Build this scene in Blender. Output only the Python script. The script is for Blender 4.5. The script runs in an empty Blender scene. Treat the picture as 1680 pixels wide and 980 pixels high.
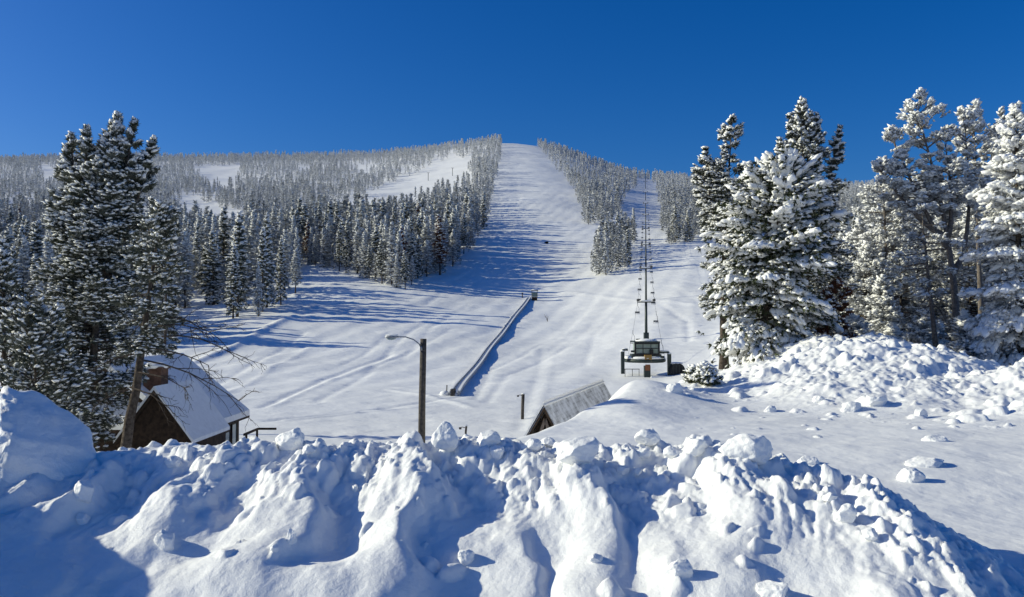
import bpy, math, random
import numpy as np
from mathutils import Vector

scene = bpy.context.scene
COL = scene.collection
F, HZ, CX = 1400.0, 528.0, 840.0            # focal length in photo pixels, eye-level row, centre column
R = math.radians
rng = np.random.default_rng(7)
random.seed(7)

# ------------------------------------------------------------------ noise
def _h(ix, iy, iz, s):
    n = (ix.astype(np.int64) * 374761393 + iy.astype(np.int64) * 668265263 + iz.astype(np.int64) * 2147483647 + s * 974634777) & 0xFFFFFFFF
    n = ((n ^ (n >> 13)) * 1274126177) & 0xFFFFFFFF
    n = (n ^ (n >> 16)) & 0xFFFFFF
    return n / float(0xFFFFFF)

def vn2(x, y, s=0):
    x = np.asarray(x, float); y = np.asarray(y, float)
    ix, iy = np.floor(x), np.floor(y)
    fx, fy = x - ix, y - iy
    fx = fx * fx * fx * (fx * (fx * 6 - 15) + 10); fy = fy * fy * fy * (fy * (fy * 6 - 15) + 10)
    z = np.zeros_like(ix)
    a = _h(ix, iy, z, s); b = _h(ix + 1, iy, z, s); c = _h(ix, iy + 1, z, s); d = _h(ix + 1, iy + 1, z, s)
    return ((a * (1 - fx) + b * fx) * (1 - fy) + (c * (1 - fx) + d * fx) * fy) * 2 - 1

def vn3(p, s=0):
    i = np.floor(p); f = p - i; f = f * f * (3 - 2 * f)
    out = 0
    for dx in (0, 1):
        for dy in (0, 1):
            for dz in (0, 1):
                w = (f[:, 0] if dx else 1 - f[:, 0]) * (f[:, 1] if dy else 1 - f[:, 1]) * (f[:, 2] if dz else 1 - f[:, 2])
                out = out + w * _h(i[:, 0] + dx, i[:, 1] + dy, i[:, 2] + dz, s)
    return out * 2 - 1

def fbm(x, y, o=4, s=0, gain=.5):
    t = 0; a = 1; f = 1; n = 0
    for k in range(o):
        t = t + a * vn2(x * f + 17.3 * k, y * f - 9.1 * k, s + k); n += a; a *= gain; f *= 2.03
    return t / n

def sst(x, a, b):
    t = np.clip((x - a) / (b - a), 0, 1); return t * t * (3 - 2 * t)

# ------------------------------------------------------------------ terrain function
DS = [30, 45, 60, 85, 110, 140, 170, 200, 250, 300, 370, 450, 560, 700, 850, 1000, 1200, 1600, 2500, 6000]
V = [878, 761, 703, 650]                      # valley floor rows
TAB = {
 -300: V + [630, 597, 562, 532, 492, 457, 422, 392, 357, 325, 297, 274, 259, 300, 420, 500],
 0:    V + [630, 597, 562, 532, 492, 457, 422, 392, 357, 325, 297, 274, 259, 300, 420, 500],
 200:  V + [630, 597, 562, 532, 490, 455, 420, 390, 355, 324, 296, 272, 257, 300, 420, 500],
 350:  V + [628, 592, 554, 524, 478, 445, 414, 388, 355, 324, 295, 272, 257, 300, 420, 500],
 430:  V + [626, 588, 548, 516, 470, 438, 410, 386, 354, 323, 294, 271, 257, 300, 420, 500],
 520:  V + [623, 588, 554, 520, 464, 432, 405, 380, 350, 319, 292, 268, 255, 300, 420, 500],
 650:  V + [622, 588, 554, 520, 470, 437, 402, 373, 341, 311, 284, 261, 250, 300, 420, 500],
 740:  V + [621, 588, 556, 524, 474, 438, 400, 366, 330, 296, 268, 245, 242, 300, 420, 500],
 810:  V + [620, 588, 558, 528, 481, 443, 399, 363, 323, 286, 255, 231, 234, 300, 420, 500],
 880:  V + [619, 588, 560, 532, 486, 446, 400, 362, 322, 286, 256, 232, 236, 300, 420, 500],
 930:  V + [618, 586, 558, 530, 484, 445, 401, 363, 324, 291, 262, 250, 258, 310, 420, 500],
 1000: V + [617, 582, 550, 520, 475, 438, 399, 367, 335, 306, 283, 281, 288, 330, 420, 500],
 1060: V + [617, 568, 535, 507, 465, 430, 397, 371, 344, 316, 294, 292, 300, 340, 420, 500],
 1150: [659, 615, 640, 634, 611, 570, 527, 498, 455, 420, 395, 374, 350, 323, 303, 301, 312, 340, 420, 500],
 1300: [659, 615, 592, 566, 548, 528, 508, 490, 460, 435, 410, 390, 365, 340, 320, 310, 318, 345, 420, 500],
 1500: [659, 615, 592, 564, 542, 520, 503, 487, 462, 440, 412, 390, 362, 335, 315, 306, 314, 340, 420, 500],
 1700: [659, 615, 592, 564, 540, 518, 500, 485, 460, 438, 410, 388, 360, 332, 312, 303, 312, 340, 420, 500],
 2100: [659, 615, 592, 564, 540, 518, 500, 485, 460, 438, 410, 388, 360, 332, 312, 303, 312, 340, 420, 500],
}
_pg = np.arange(-300, 2101, 10.0)
_lg = np.arange(math.log(30), math.log(6000) + .001, .0125)
_cols = sorted(TAB)
_t = np.array([np.interp(_lg, np.log(DS), TAB[c]) for c in _cols])
_t = np.array([np.interp(_pg, _cols, _t[:, j]) for j in range(len(_lg))]).T
def _blur(a, sig, ax):
    r = int(sig * 3) + 1; k = np.exp(-.5 * (np.arange(-r, r + 1) / sig) ** 2); k /= k.sum()
    pad = [(0, 0), (0, 0)]; pad[ax] = (r, r)
    b = np.pad(a, pad, mode='reflect', reflect_type='odd')
    return np.apply_along_axis(lambda v: np.convolve(v, k, 'valid'), ax, b)
_t = _blur(_blur(_t, 5.0, 1), 3.0, 0)

def far_z(x, y):
    yy = np.maximum(y, 1.0)
    u = np.clip((CX + F * x / yy + 300) / 10, 0, len(_pg) - 1.001)
    v = np.clip((np.log(yy) - _lg[0]) / .0125, 0, len(_lg) - 1.001)
    i = u.astype(int); j = v.astype(int); a = u - i; b = v - j
    e = (_t[i, j] * (1 - a) + _t[i + 1, j] * a) * (1 - b) + (_t[i, j + 1] * (1 - a) + _t[i + 1, j + 1] * a) * b
    return (HZ - e) / F * yy

EY = [0, 14, 16.5, 19, 21, 26, 33, 40, 48, 60, 75, 120]
EX = [-60, -60, -9, -1.5, .5, 2.2, 5.2, 8.6, 12.0, 18, 30, 60]
def ground(x, y):
    x = np.asarray(x, float); y = np.asarray(y, float)
    f = np.where(y > 30, far_z(x, y), np.maximum(far_z(x, np.maximum(y, 30.)), -9))
    w = sst(y, 60, 180)
    f = f + w * (1.3 * fbm(x / 60, y / 60, 3, 3) + .35 * fbm(x / 14, y / 14, 3, 5)) + .10 * fbm(x / 4, y / 4, 3, 6) * sst(y, 30, 60)
    # faint swaths left by the grooming machine, running up the fall line
    sw = np.sin((x - .25 * y) / 1.1 + 2.0 * fbm(x / 40, y / 40, 2, 9))
    f = f + .055 * sw * sst(y, 70, 120) * (1 - sst(y, 500, 700))
    # berms of old cat tracks
    for (ax, ay, bx, by, h, wd) in BERMS:
        dx, dy = bx - ax, by - ay; L = math.hypot(dx, dy)
        t = np.clip(((x - ax) * dx + (y - ay) * dy) / L ** 2, 0, 1)
        dd = np.hypot(x - ax - t * dx, y - ay - t * dy)
        f = f + h * np.exp(-(dd / wd) ** 2)
    P = -3.35 + .4 * sst(y, 13, 20) + .25 * sst(y, 25, 48) + .05 * fbm(x / 2.2, y / 1.2, 3, 21) + .12 * fbm(x / 7, y / 7, 2, 22)
    P = P + .72 * np.exp(-(((x - 4.9) / 2.0) ** 2 + ((y - 31.5) / 3.4) ** 2)) + .25 * np.exp(-(((x - 3.6) / 1.3) ** 2 + ((y - 26.5) / 2.0) ** 2))
    e = np.interp(y, EY, EX)
    m = sst(x - e + .8 * vn2(x / 3, y / 3, 12), -5.0, 0.3)
    return f * (1 - m * (1 - sst(y, 58, 90))) + P * m * (1 - sst(y, 58, 90))
BERMS = []

def wpt(px, d, py=None):
    x = (px - CX) / F * d
    if py is None: return Vector((x, d, float(ground(x, d))))
    return Vector((x, d, (HZ - py) / F * d))

def hit(px, py, fn=None, d0=9, d1=1500, n=3000):
    """where the sight line of a photo point meets the ground"""
    fn = fn or ground
    d = np.geomspace(d0, d1, n); x = (px - CX) / F * d; z = (HZ - py) / F * d
    b = np.nonzero(fn(x, d) > z)[0]
    k = b[0] if len(b) else n - 1
    return Vector((x[k], d[k], float(fn(np.array([x[k]]), np.array([d[k]]))[0])))

a, b = hit(318, 598), hit(482, 520)
c, e_ = hit(430, 668), hit(640, 585)
def trk(p, q, h, w, off=0):
    A_, B_ = hit(*p), hit(*q); m_ = ((A_.x + B_.x) / 2, (A_.y + B_.y) / 2); L_ = math.hypot(B_.x - A_.x, B_.y - A_.y)
    nx, ny = -(B_.y - A_.y) / L_, (B_.x - A_.x) / L_; m_ = (m_[0] + nx * off * L_, m_[1] + ny * off * L_)
    return [(A_.x, A_.y, m_[0], m_[1], h, w), (m_[0], m_[1], B_.x, B_.y, h, w)]
_B = [(a.x, a.y, b.x, b.y, .5, 1.0)]
for p_, q_, h_, w_, o_ in [((432, 668), (640, 582), -.14, .5, .04), ((445, 668), (655, 582), .10, .5, .04), ((520, 660), (740, 540), -.10, .6, .05), ((560, 600), (640, 545), -.10, .5, 0), ((610, 600), (720, 515), -.12, .6, .03),
    ((660, 590), (770, 500), -.10, .6, .03), ((330, 640), (500, 545), -.12, .6, .02), ((350, 655), (520, 560), .10, .6, .02), ((440, 690), (760, 650), -.10, .5, -.03), ((470, 690), (690, 668), .09, .4, .02), ((850, 705), (985, 480), -.06, .5, .04),
    ((872, 705), (1000, 490), .05, .5, .04), ((960, 600), (1020, 500), -.08, .5, .03), ((1085, 500), (1130, 560), -.16, .6, .05), ((1100, 470), (1150, 520), -.10, .6, .05), ((880, 470), (1010, 490), .18, 1.2, .04), ((1010, 490), (1140, 500), .18, 1.2, 0),
    ((780, 655), (900, 560), -.10, .5, .06), ((800, 660), (930, 570), -.08, .5, .06), ((560, 690), (820, 690), -.08, .6, .02), ((640, 640), (770, 668), .12, .5, .02), ((700, 500), (800, 430), -.15, .8, .03), ((850, 420), (905, 300), -.15, .8, .03), ((880, 430), (925, 310), -.15, .8, .03), ((850, 330), (860, 250), -.2, 1.0, .02)]:
    _B += trk(p_, q_, h_, w_, o_)
BERMS = _B

# ------------------------------------------------------------------ materials
def nodes_of(name):
    m = bpy.data.materials.new(name); m.use_nodes = True
    nt = m.node_tree; bs = nt.nodes['Principled BSDF']
    return m, nt, bs
def N(nt, t, **k):
    n = nt.nodes.new(t)
    for a_, v in k.items(): setattr(n, a_, v)
    return n
def noise_col(nt, scale, detail, lo, hi, c0, c1, vec=None, rough=.6):
    n = N(nt, 'ShaderNodeTexNoise'); n.inputs['Scale'].default_value = scale; n.inputs['Detail'].default_value = detail
    n.inputs['Roughness'].default_value = rough
    if vec: nt.links.new(vec, n.inputs['Vector'])
    r = N(nt, 'ShaderNodeValToRGB'); r.color_ramp.elements[0].position = lo; r.color_ramp.elements[1].position = hi
    r.color_ramp.elements[0].color = (*c0, 1); r.color_ramp.elements[1].color = (*c1, 1)
    nt.links.new(n.outputs['Fac'], r.inputs['Fac'])
    return r.outputs['Color']
def bump(nt, bs, layers, vec):
    prev = None
    for scale, dist, strength in layers:
        n = N(nt, 'ShaderNodeTexNoise'); n.inputs['Scale'].default_value = scale; n.inputs['Detail'].default_value = 5
        nt.links.new(vec, n.inputs['Vector'])
        bp = N(nt, 'ShaderNodeBump'); bp.inputs['Distance'].default_value = dist; bp.inputs['Strength'].default_value = strength
        nt.links.new(n.outputs['Fac'], bp.inputs['Height'])
        if prev: nt.links.new(prev.outputs['Normal'], bp.inputs['Normal'])
        prev = bp
    nt.links.new(prev.outputs['Normal'], bs.inputs['Normal'])
def mat(name, c0, c1=None, scale=8, rough=.7, bumps=None, metal=0, lo=.35, hi=.65, spec=.3):
    m, nt, bs = nodes_of(name)
    tc = N(nt, 'ShaderNodeTexCoord')
    vec = tc.outputs['Object']
    nt.links.new(noise_col(nt, scale, 6, lo, hi, c0, c1 or c0, vec), bs.inputs['Base Color'])
    bs.inputs['Roughness'].default_value = rough; bs.inputs['Metallic'].default_value = metal
    bs.inputs['Specular IOR Level'].default_value = spec
    if bumps: bump(nt, bs, bumps, vec)
    return m
SN0, SN1 = (.85, .85, .835), (.91, .91, .897)
M = {}
M['slope'] = mat('packed_snow', (.83, .83, .815), (.89, .89, .877), .035, .6, [(.35, .35, .5), (2.5, .06, .5)], spec=.2)
M['bank'] = mat('plowed_snow', SN0, SN1, 1.2, .55, [(5, .05, .4), (16, .03, .3), (60, .010, .4), (140, .006, .5)], spec=.25)
M['lump'] = mat('chunk_snow', SN0, SN1, 3, .55, [(9, .04, .6), (45, .01, .5)], spec=.25)
M['tsnow'] = mat('branch_snow', (.79, .79, .775), (.87, .87, .855), 4, .6, spec=.15)
M['needle'] = mat('pine_needles', (.028, .038, .018), (.085, .10, .05), 3, .6, spec=.2)
M['frostneedle'] = mat('frosted_needles', (.08, .09, .075), (.60, .61, .62), 2.2, .7, lo=.32, hi=.60, spec=.15)
M['farneedle'] = mat('rimed_needles', (.05, .06, .05), (.36, .38, .39), .10, .7, lo=.3, hi=.66, spec=.1)
M['dustneedle'] = mat('snow_dusted_needles', (.035, .045, .025), (.20, .21, .18), 2.5, .6, lo=.36, hi=.72, spec=.2)
M['deadneedle'] = mat('rusty_dead_needles', (.09, .035, .018), (.20, .085, .045), 3, .8, spec=.1)
M['bark'] = mat('pine_bark', (.045, .036, .028), (.13, .105, .085), 9, .9, [(22, .03, .8)], spec=.1)
M['greybark'] = mat('grey_bark', (.10, .085, .072), (.22, .19, .165), 9, .9, [(22, .03, .8)], spec=.1)
M['pole'] = mat('weathered_pole_wood', (.055, .05, .045), (.12, .105, .09), 6, .85, [(30, .01, .6)], spec=.1)
M['galv'] = mat('galvanised_metal', (.30, .31, .32), (.42, .43, .44), 10, .45, metal=.7)
M['green'] = mat('dark_green_paint', (.018, .03, .026), (.035, .05, .045), 5, .5, spec=.4)
M['panel'] = mat('pale_green_panel', (.16, .21, .17), (.26, .31, .26), 1.5, .35, spec=.5)
M['orange'] = mat('orange_paint', (.20, .075, .03), (.28, .11, .05), 5, .5)
M['yellow'] = mat('yellow_paint', (.26, .15, .04), (.32, .20, .06), 5, .5)
M['chairsteel'] = mat('weathered_steel', (.05, .055, .06), (.10, .105, .11), 5, .6)
M['blackrub'] = mat('black_steel', (.008, .009, .01), (.025, .026, .028), 5, .55)
M['brownwood'] = mat('brown_plank_wood', (.022, .014, .009), (.06, .038, .024), 5, .85, [(18, .02, .7)])
M['tan'] = mat('tan_trim', (.20, .15, .11), (.30, .23, .18), 8, .8)
M['brick'] = mat('red_chimney_stone', (.06, .032, .022), (.14, .078, .055), 4, .9, [(9, .04, .8)])
M['shingle'] = mat('grey_shingles', (.14, .135, .13), (.26, .25, .24), 7, .85, [(14, .02, .6)])
M['glass'] = mat('window_glass', (.20, .26, .26), (.32, .38, .38), 2, .15, spec=.6)
M['dark'] = mat('dark_opening', (.012, .011, .010), (.02, .018, .016), 4, .9)

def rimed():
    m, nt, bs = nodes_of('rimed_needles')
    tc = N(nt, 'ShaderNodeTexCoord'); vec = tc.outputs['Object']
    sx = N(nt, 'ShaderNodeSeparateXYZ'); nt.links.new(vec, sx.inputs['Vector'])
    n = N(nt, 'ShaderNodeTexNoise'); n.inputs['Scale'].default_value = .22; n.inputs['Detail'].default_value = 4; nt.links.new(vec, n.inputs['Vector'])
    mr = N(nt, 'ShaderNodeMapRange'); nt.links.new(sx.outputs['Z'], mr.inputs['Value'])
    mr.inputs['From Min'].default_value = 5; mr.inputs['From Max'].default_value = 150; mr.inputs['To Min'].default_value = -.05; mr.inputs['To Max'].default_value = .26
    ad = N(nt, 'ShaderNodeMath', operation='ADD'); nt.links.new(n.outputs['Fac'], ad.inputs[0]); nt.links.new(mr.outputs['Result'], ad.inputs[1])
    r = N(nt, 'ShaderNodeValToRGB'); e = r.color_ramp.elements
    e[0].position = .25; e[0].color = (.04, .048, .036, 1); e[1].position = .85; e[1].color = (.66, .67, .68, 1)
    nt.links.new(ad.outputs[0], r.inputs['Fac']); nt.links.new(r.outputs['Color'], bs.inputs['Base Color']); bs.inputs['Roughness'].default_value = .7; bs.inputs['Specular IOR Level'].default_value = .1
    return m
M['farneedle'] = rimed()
# shingles half covered by blown snow, in courses
def shingle_snow():
    m, nt, bs = nodes_of('snow_dusted_shingles')
    tc = N(nt, 'ShaderNodeTexCoord')
    w = N(nt, 'ShaderNodeTexBrick'); w.inputs['Scale'].default_value = 1.0
    w.inputs['Brick Width'].default_value = .32; w.inputs['Row Height'].default_value = .24; w.inputs['Mortar Size'].default_value = .03
    w.inputs['Color1'].default_value = (.36, .36, .36, 1); w.inputs['Color2'].default_value = (.50, .50, .50, 1); w.inputs['Mortar'].default_value = (.22, .215, .21, 1)
    nt.links.new(tc.outputs['UV'], w.inputs['Vector'])
    n = N(nt, 'ShaderNodeTexNoise'); n.inputs['Scale'].default_value = 1.4; n.inputs['Detail'].default_value = 7
    nt.links.new(tc.outputs['UV'], n.inputs['Vector'])
    r = N(nt, 'ShaderNodeValToRGB'); r.color_ramp.elements[0].position = .33; r.color_ramp.elements[1].position = .60
    nt.links.new(n.outputs['Fac'], r.inputs['Fac'])
    mx = N(nt, 'ShaderNodeMix', data_type='RGBA'); nt.links.new(r.outputs['Color'], mx.inputs['Factor'])
    nt.links.new(w.outputs['Color'], mx.inputs['A']); mx.inputs['B'].default_value = (.8, .81, .82, 1)
    nt.links.new(mx.outputs['Result'], bs.inputs['Base Color']); bs.inputs['Roughness'].default_value = .8
    return m
M['shsnow'] = shingle_snow()

# ------------------------------------------------------------------ mesh builder
class MB:
    def __init__(s): s.v = []; s.t = []; s.m = []; s.s = []; s.n = 0
    def add(s, v, t, m=0, smooth=False):
        v = np.asarray(v, float).reshape(-1, 3); t = np.asarray(t, int).reshape(-1, 3)
        s.v.append(v); s.t.append(t + s.n); s.n += len(v)
        s.m.append(np.full(len(t), m, int) if np.isscalar(m) else np.asarray(m)); s.s.append(np.full(len(t), smooth, bool))
        return s
    def many(s, P, T, m=0, smooth=False):
        """P: (n,k,3) copies of one template with triangles T"""
        n, k, _ = P.shape
        if n: s.add(P.reshape(-1, 3), (T[None] + (np.arange(n) * k)[:, None, None]).reshape(-1, 3), m, smooth)
    def box(s, c, size, rz=0, m=0, top=1.0):
        x, y, z = np.array(size) / 2
        v = np.array([(-x, -y, -z), (x, -y, -z), (x, y, -z), (-x, y, -z), (-x * top, -y * top, z), (x * top, -y * top, z), (x * top, y * top, z), (-x * top, y * top, z)])
        cr, sr = math.cos(rz), math.sin(rz)
        v = np.stack([v[:, 0] * cr - v[:, 1] * sr, v[:, 0] * sr + v[:, 1] * cr, v[:, 2]], 1) + np.array(c)
        t = [(0, 2, 1), (0, 3, 2), (4, 5, 6), (4, 6, 7), (0, 1, 5), (0, 5, 4), (1, 2, 6), (1, 6, 5), (2, 3, 7), (2, 7, 6), (3, 0, 4), (3, 4, 7)]
        return s.add(v, t, m)
    def tube(s, pts, rad, n=6, m=0, cap=True, smooth=True):
        pts = np.asarray(pts, float); k = len(pts); rad = np.broadcast_to(rad, (k,))
        d = np.gradient(pts, axis=0); d /= np.linalg.norm(d, axis=1)[:, None] + 1e-9
        ref = np.where(np.abs(d[:, 2:3]) > .9, np.array([[1., 0, 0]]), np.array([[0, 0, 1.]]))
        a_ = np.cross(d, ref); a_ /= np.linalg.norm(a_, axis=1)[:, None]; b_ = np.cross(d, a_)
        th = np.arange(n) / n * 2 * np.pi
        v = pts[:, None] + rad[:, None, None] * (a_[:, None] * np.cos(th)[None, :, None] + b_[:, None] * np.sin(th)[None, :, None])
        t = []
        for i in range(k - 1):
            for j in range(n):
                q = (i * n + j, i * n + (j + 1) % n, (i + 1) * n + (j + 1) % n, (i + 1) * n + j)
                t += [(q[0], q[2], q[1]), (q[0], q[3], q[2])]
        v = v.reshape(-1, 3)
        if cap:
            v = np.vstack([v, pts[0], pts[-1]]); c0, c1 = k * n, k * n + 1
            for j in range(n):
                t += [(c0, j, (j + 1) % n), (c1, (k - 1) * n + (j + 1) % n, (k - 1) * n + j)]
        return s.add(v, t, m, smooth)
    def slab(s, quad, th, m=0, dirv=None):
        """a quad (4 points) given a thickness along its normal (or dirv)"""
        q = np.array(quad, float); nrm = np.cross(q[1] - q[0], q[3] - q[0]); nrm /= np.linalg.norm(nrm)
        if dirv is not None: nrm = np.array(dirv, float)
        v = np.vstack([q, q + nrm * th])
        t = [(0, 2, 1), (0, 3, 2), (4, 5, 6), (4, 6, 7), (0, 1, 5), (0, 5, 4), (1, 2, 6), (1, 6, 5), (2, 3, 7), (2, 7, 6), (3, 0, 4), (3, 4, 7)]
        return s.add(v, t, m)
    def mesh(s, name, mats):
        v = np.concatenate(s.v).astype(np.float32); t = np.concatenate(s.t).astype(np.int32)
        me = bpy.data.meshes.new(name)
        me.vertices.add(len(v)); me.vertices.foreach_set('co', v.ravel())
        me.loops.add(len(t) * 3); me.loops.foreach_set('vertex_index', t.ravel())
        me.polygons.add(len(t)); me.polygons.foreach_set('loop_start', np.arange(len(t), dtype=np.int32) * 3)
        for mm in (mats if isinstance(mats, (list, tuple)) else [mats]): me.materials.append(mm)
        me.polygons.foreach_set('material_index', np.concatenate(s.m).astype(np.int32))
        me.polygons.foreach_set('use_smooth', np.concatenate(s.s))
        me.update(calc_edges=True)
        return me

def link(name, data, parent=None, loc=(0, 0, 0), rz=0):
    o = bpy.data.objects.new(name, data); COL.objects.link(o)
    o.location = loc; o.rotation_euler = (0, 0, rz)
    if parent: o.parent = parent
    return o
def part(name, mb, mats, parent): return link(name, mb.mesh(name, mats), parent)
def tag(o, label=None, cat=None, group=None, kind=None):
    for k, v in (('label', label), ('category', cat), ('group', group), ('kind', kind)):
        if v: o[k] = v
    return o
def thing(name, label, cat, loc=(0, 0, 0), rz=0, group=None):
    return tag(link(name, None, None, loc, rz), label, cat, group)
def solo(name, mb, mats, label, cat, loc=(0, 0, 0), rz=0, group=None):
    return tag(link(name, mb.mesh(name, mats), None, loc, rz), label, cat, group)
def structure(name, mb, mats): return tag(part(name, mb, mats, None), kind='structure')

def grid_mesh(X, Y, Z):
    r, c = X.shape
    i = np.arange(r * c).reshape(r, c)
    q = np.stack([i[:-1, :-1], i[:-1, 1:], i[1:, 1:], i[1:, :-1]], -1).reshape(-1, 4)
    t = np.concatenate([q[:, [0, 1, 2]], q[:, [0, 2, 3]]])
    return np.stack([X, Y, Z], -1).reshape(-1, 3), t

# ------------------------------------------------------------------ terrain sheet
pxs = np.concatenate([np.linspace(-4000, -150, 60)[:-1], np.arange(-150, 1830, 5.0), np.linspace(1830, 5600, 60)])
ds = np.concatenate([np.geomspace(3, 14, 20)[:-1], np.geomspace(14, 60, 300)[:-1], np.geomspace(60, 420, 420)[:-1], np.geomspace(420, 1250, 160)[:-1], np.geomspace(1250, 8000, 30)])
PX, D = np.meshgrid(pxs, ds)
X = (PX - CX) / F * D; Z = ground(X, D)
v, t = grid_mesh(X, D, Z)
mb = MB().add(v, t, 0, True)
structure('terrain', mb, M['slope'])
mb = MB().box((0, -397, -3.9), (1600, 806, 1.0))
structure('ground', mb, M['slope'])

# ------------------------------------------------------------------ foreground snow bank
CPX = [-600, -200, 0, 150, 300, 350, 420, 470, 560, 640, 700, 740, 800, 850, 930, 1000, 1060, 1130, 1200, 1260, 1330, 1420, 1480, 1540, 1600, 1680, 1760, 1900]
CPY = [700, 740, 780, 762, 735, 734, 734, 731, 734, 732, 730, 730, 732, 735, 738, 738, 738, 738, 738, 756, 778, 792, 822, 872, 905, 950, 985, 1030]
DPX = [-600, 0, 300, 900, 1200, 1400, 1550, 1700, 1900]
DPY = [12, 12.3, 13, 13, 12.6, 11.6, 10.6, 10.0, 9.4]
FOOT = -3.45
def bank_base(x, y):
    px = CX + F * x / y
    dc = np.interp(px, DPX, DPY)
    zc = (HZ - np.interp(px, CPX, CPY)) / F * dc
    s = y - dc
    wf = 4.2
    t = np.clip(-s / wf, 0, 1)
    zf = FOOT + (zc - FOOT) * (1 - t) ** 1.25
    back = np.interp(px, [0, 300, 900, 1200, 1500], [6, 4.5, 3.4, 2.6, 2.0])
    t2 = np.clip(s / back, 0, 1)
    g = ground(x, y) - .25
    zb = zc + (np.minimum(g, zc) - zc) * (t2 * t2 * (3 - 2 * t2))
    return np.where(s < 0, zf, zb), s, px

# buttresses and hollows of the front face: photo column, row, half sizes in pixels, height in metres, right-hand steepness
BUMPS = [
 (350, 805, 60, 80, .38, .5), (495, 815, 85, 110, .42, .45), (430, 900, 110, 80, .12, .8), (668, 815, 95, 140, .48, .4),
 (630, 930, 90, 90, .20, .6), (880, 785, 90, 55, .30, .6), (985, 815, 65, 80, .48, .45), (1240, 815, 100, 90, .44, .42),
 (850, 940, 90, 62, .34, .30), (450, 975, 150, 40, .26, .8), (1110, 930, 60, 60, .16, .5), (1380, 860, 90, 60, .20, .5),
 (1270, 970, 60, 40, .2, .5), (1520, 910, 70, 50, .18, .5), (1180, 900, 80, 70, .16, .6), (785, 850, 100, 90, -.26, 1), (1085, 830, 80, 60, -.22, 1), (575, 860, 60, 90, -.16, 1),
 (240, 860, 130, 100, -.10, 1), (140, 830, 40, 60, .45, .5), (60, 800, 70, 40, .30, .6), (300, 840, 60, 60, .25, .5), (90, 940, 110, 50, .3, .7), (210, 930, 60, 50, .2, .6), (1440, 800, 70, 40, .18, .6),
]
bpts = []
def fit_bumps():
    for (px, py, rx, ry, a_, st) in BUMPS:
        d = np.linspace(8, 13.6, 400); x = (px - CX) / F * d
        z = bank_base(x, d)[0]; k = np.nonzero(z > (HZ - py) / F * d)[0]
        dd = d[k[0]] if len(k) else 9
        bpts.append(((px - CX) / F * dd, dd, rx / F * dd, ry / F * dd * 2.0, a_, st))
fit_bumps()
lr = np.random.default_rng(21)
lumps = []
for i in range(240):
    px = lr.uniform(130, 1640); s = lr.normal(-.45, .55); r = .05 + .19 * lr.random() ** 2.2
    if lr.random() < .22: s = lr.uniform(-3.2, -.3); r *= .8
    if px < 330: r *= .75
    d = float(np.interp(px, DPX, DPY)) + s
    lumps.append(((px - CX) / F * d, d, r, lr.uniform(.55, 1.0), lr.uniform(0, 3.1), lr.uniform(.6, 1.0)))
for i in range(420):
    px = lr.uniform(330, 1600); s = lr.normal(-.35, .45); r = lr.uniform(.045, .10)
    d = float(np.interp(px, DPX, DPY)) + s
    lumps.append(((px - CX) / F * d, d, r, lr.uniform(.6, 1.0), lr.uniform(0, 3.1), lr.uniform(.6, 1.0)))
def bank_z(x, y):
    z, s, px = bank_base(x, y)
    front = sst(-s, -.35, .75)
    bwx = x + .34 * vn2(x * 1.1, y * 1.1, 35) + .08 * vn2(x * 3.1, y * 3.1, 36)
    bwy = y + .25 * vn2(x * 1.2, y * .9, 37)
    for (bx, by, rx, ry, a_, st) in bpts:
        dx = (bwx - bx); rr = rx * (1 + (st - 1) * sst(dx / rx, -.5, .35))
        q = (dx / rr) ** 2 + ((bwy - by) / ry) ** 2
        z = z + .66 * a_ * np.exp(-q * 1.1) * front
    # unseen mound added beyond the left edge to shade the bank, and its back
    z = z + 1.45 * np.exp(-(((x + 8.9) / 1.6) ** 2 + ((y - 10.1) / 1.6) ** 2))
    z = z + .08 * np.exp(-(((x + 6.8) / 1.2) ** 2 + ((y - 13.5) / 1.4) ** 2))
    # clods frozen into the crest and the face
    wx = x + .05 * vn2(x * 7, y * 7, 31); wy = y + .05 * vn2(x * 7, y * 7, 32)
    L = np.zeros_like(z)
    for (lx, ly, r, asp, an, hh) in lumps:
        sel = np.nonzero((np.abs(x - lx) < r * 1.6) & (np.abs(y - ly) < r * 1.6))
        if len(sel[0]) == 0: continue
        dx = wx[sel] - lx; dy = wy[sel] - ly
        u = (dx * math.cos(an) + dy * math.sin(an)) / r; w_ = (-dx * math.sin(an) + dy * math.cos(an)) / (r * asp)
        q = np.clip(1 - (u * u + w_ * w_) ** 1.4, 0, 1) ** .8
        L[sel] = np.maximum(L[sel], q * r * hh * .85)
    z = z + L
    z = z + (.16 * fbm(bwx * .55, bwy * .45, 2, 71) + .10 * fbm(bwx * 1.3, bwy * .9, 2, 73)) * sst(-s, .1, 1.2) * sst(-s, 4.2, 3.4)
    rough = sst(s, -2.6, -.2) * sst(s, 2.0, .4)
    drip = sst(s, -2.2, -.9) * sst(s, .25, -.15)
    z = z + drip * (.10 * fbm(bwx * 2.6, y * .55, 3, 61) + .07 * np.abs(fbm(bwx * 6.5, y * .9, 2, 64)))
    z = z + (.045 + .05 * rough) * fbm(x * 1.7, y * 1.1, 4, 41) + rough * .10 * np.abs(fbm(x * 4.2, y * 2.6, 4, 44, .6)) + .012 * fbm(x * 9, y * 9, 3, 45) * (.3 + rough)
    edge = sst(s, -4.3, -3.6)
    g = ground(x, y)
    return np.where(edge < 1, z * edge + (g - .12) * (1 - edge), z)
xs = np.arange(-12.5, 10.5, .026); ys = np.concatenate([np.arange(7.0, 14.6, .026), np.arange(14.6, 20, .06)])
X, Y = np.meshgrid(xs, ys); Z = bank_z(X, Y)
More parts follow.
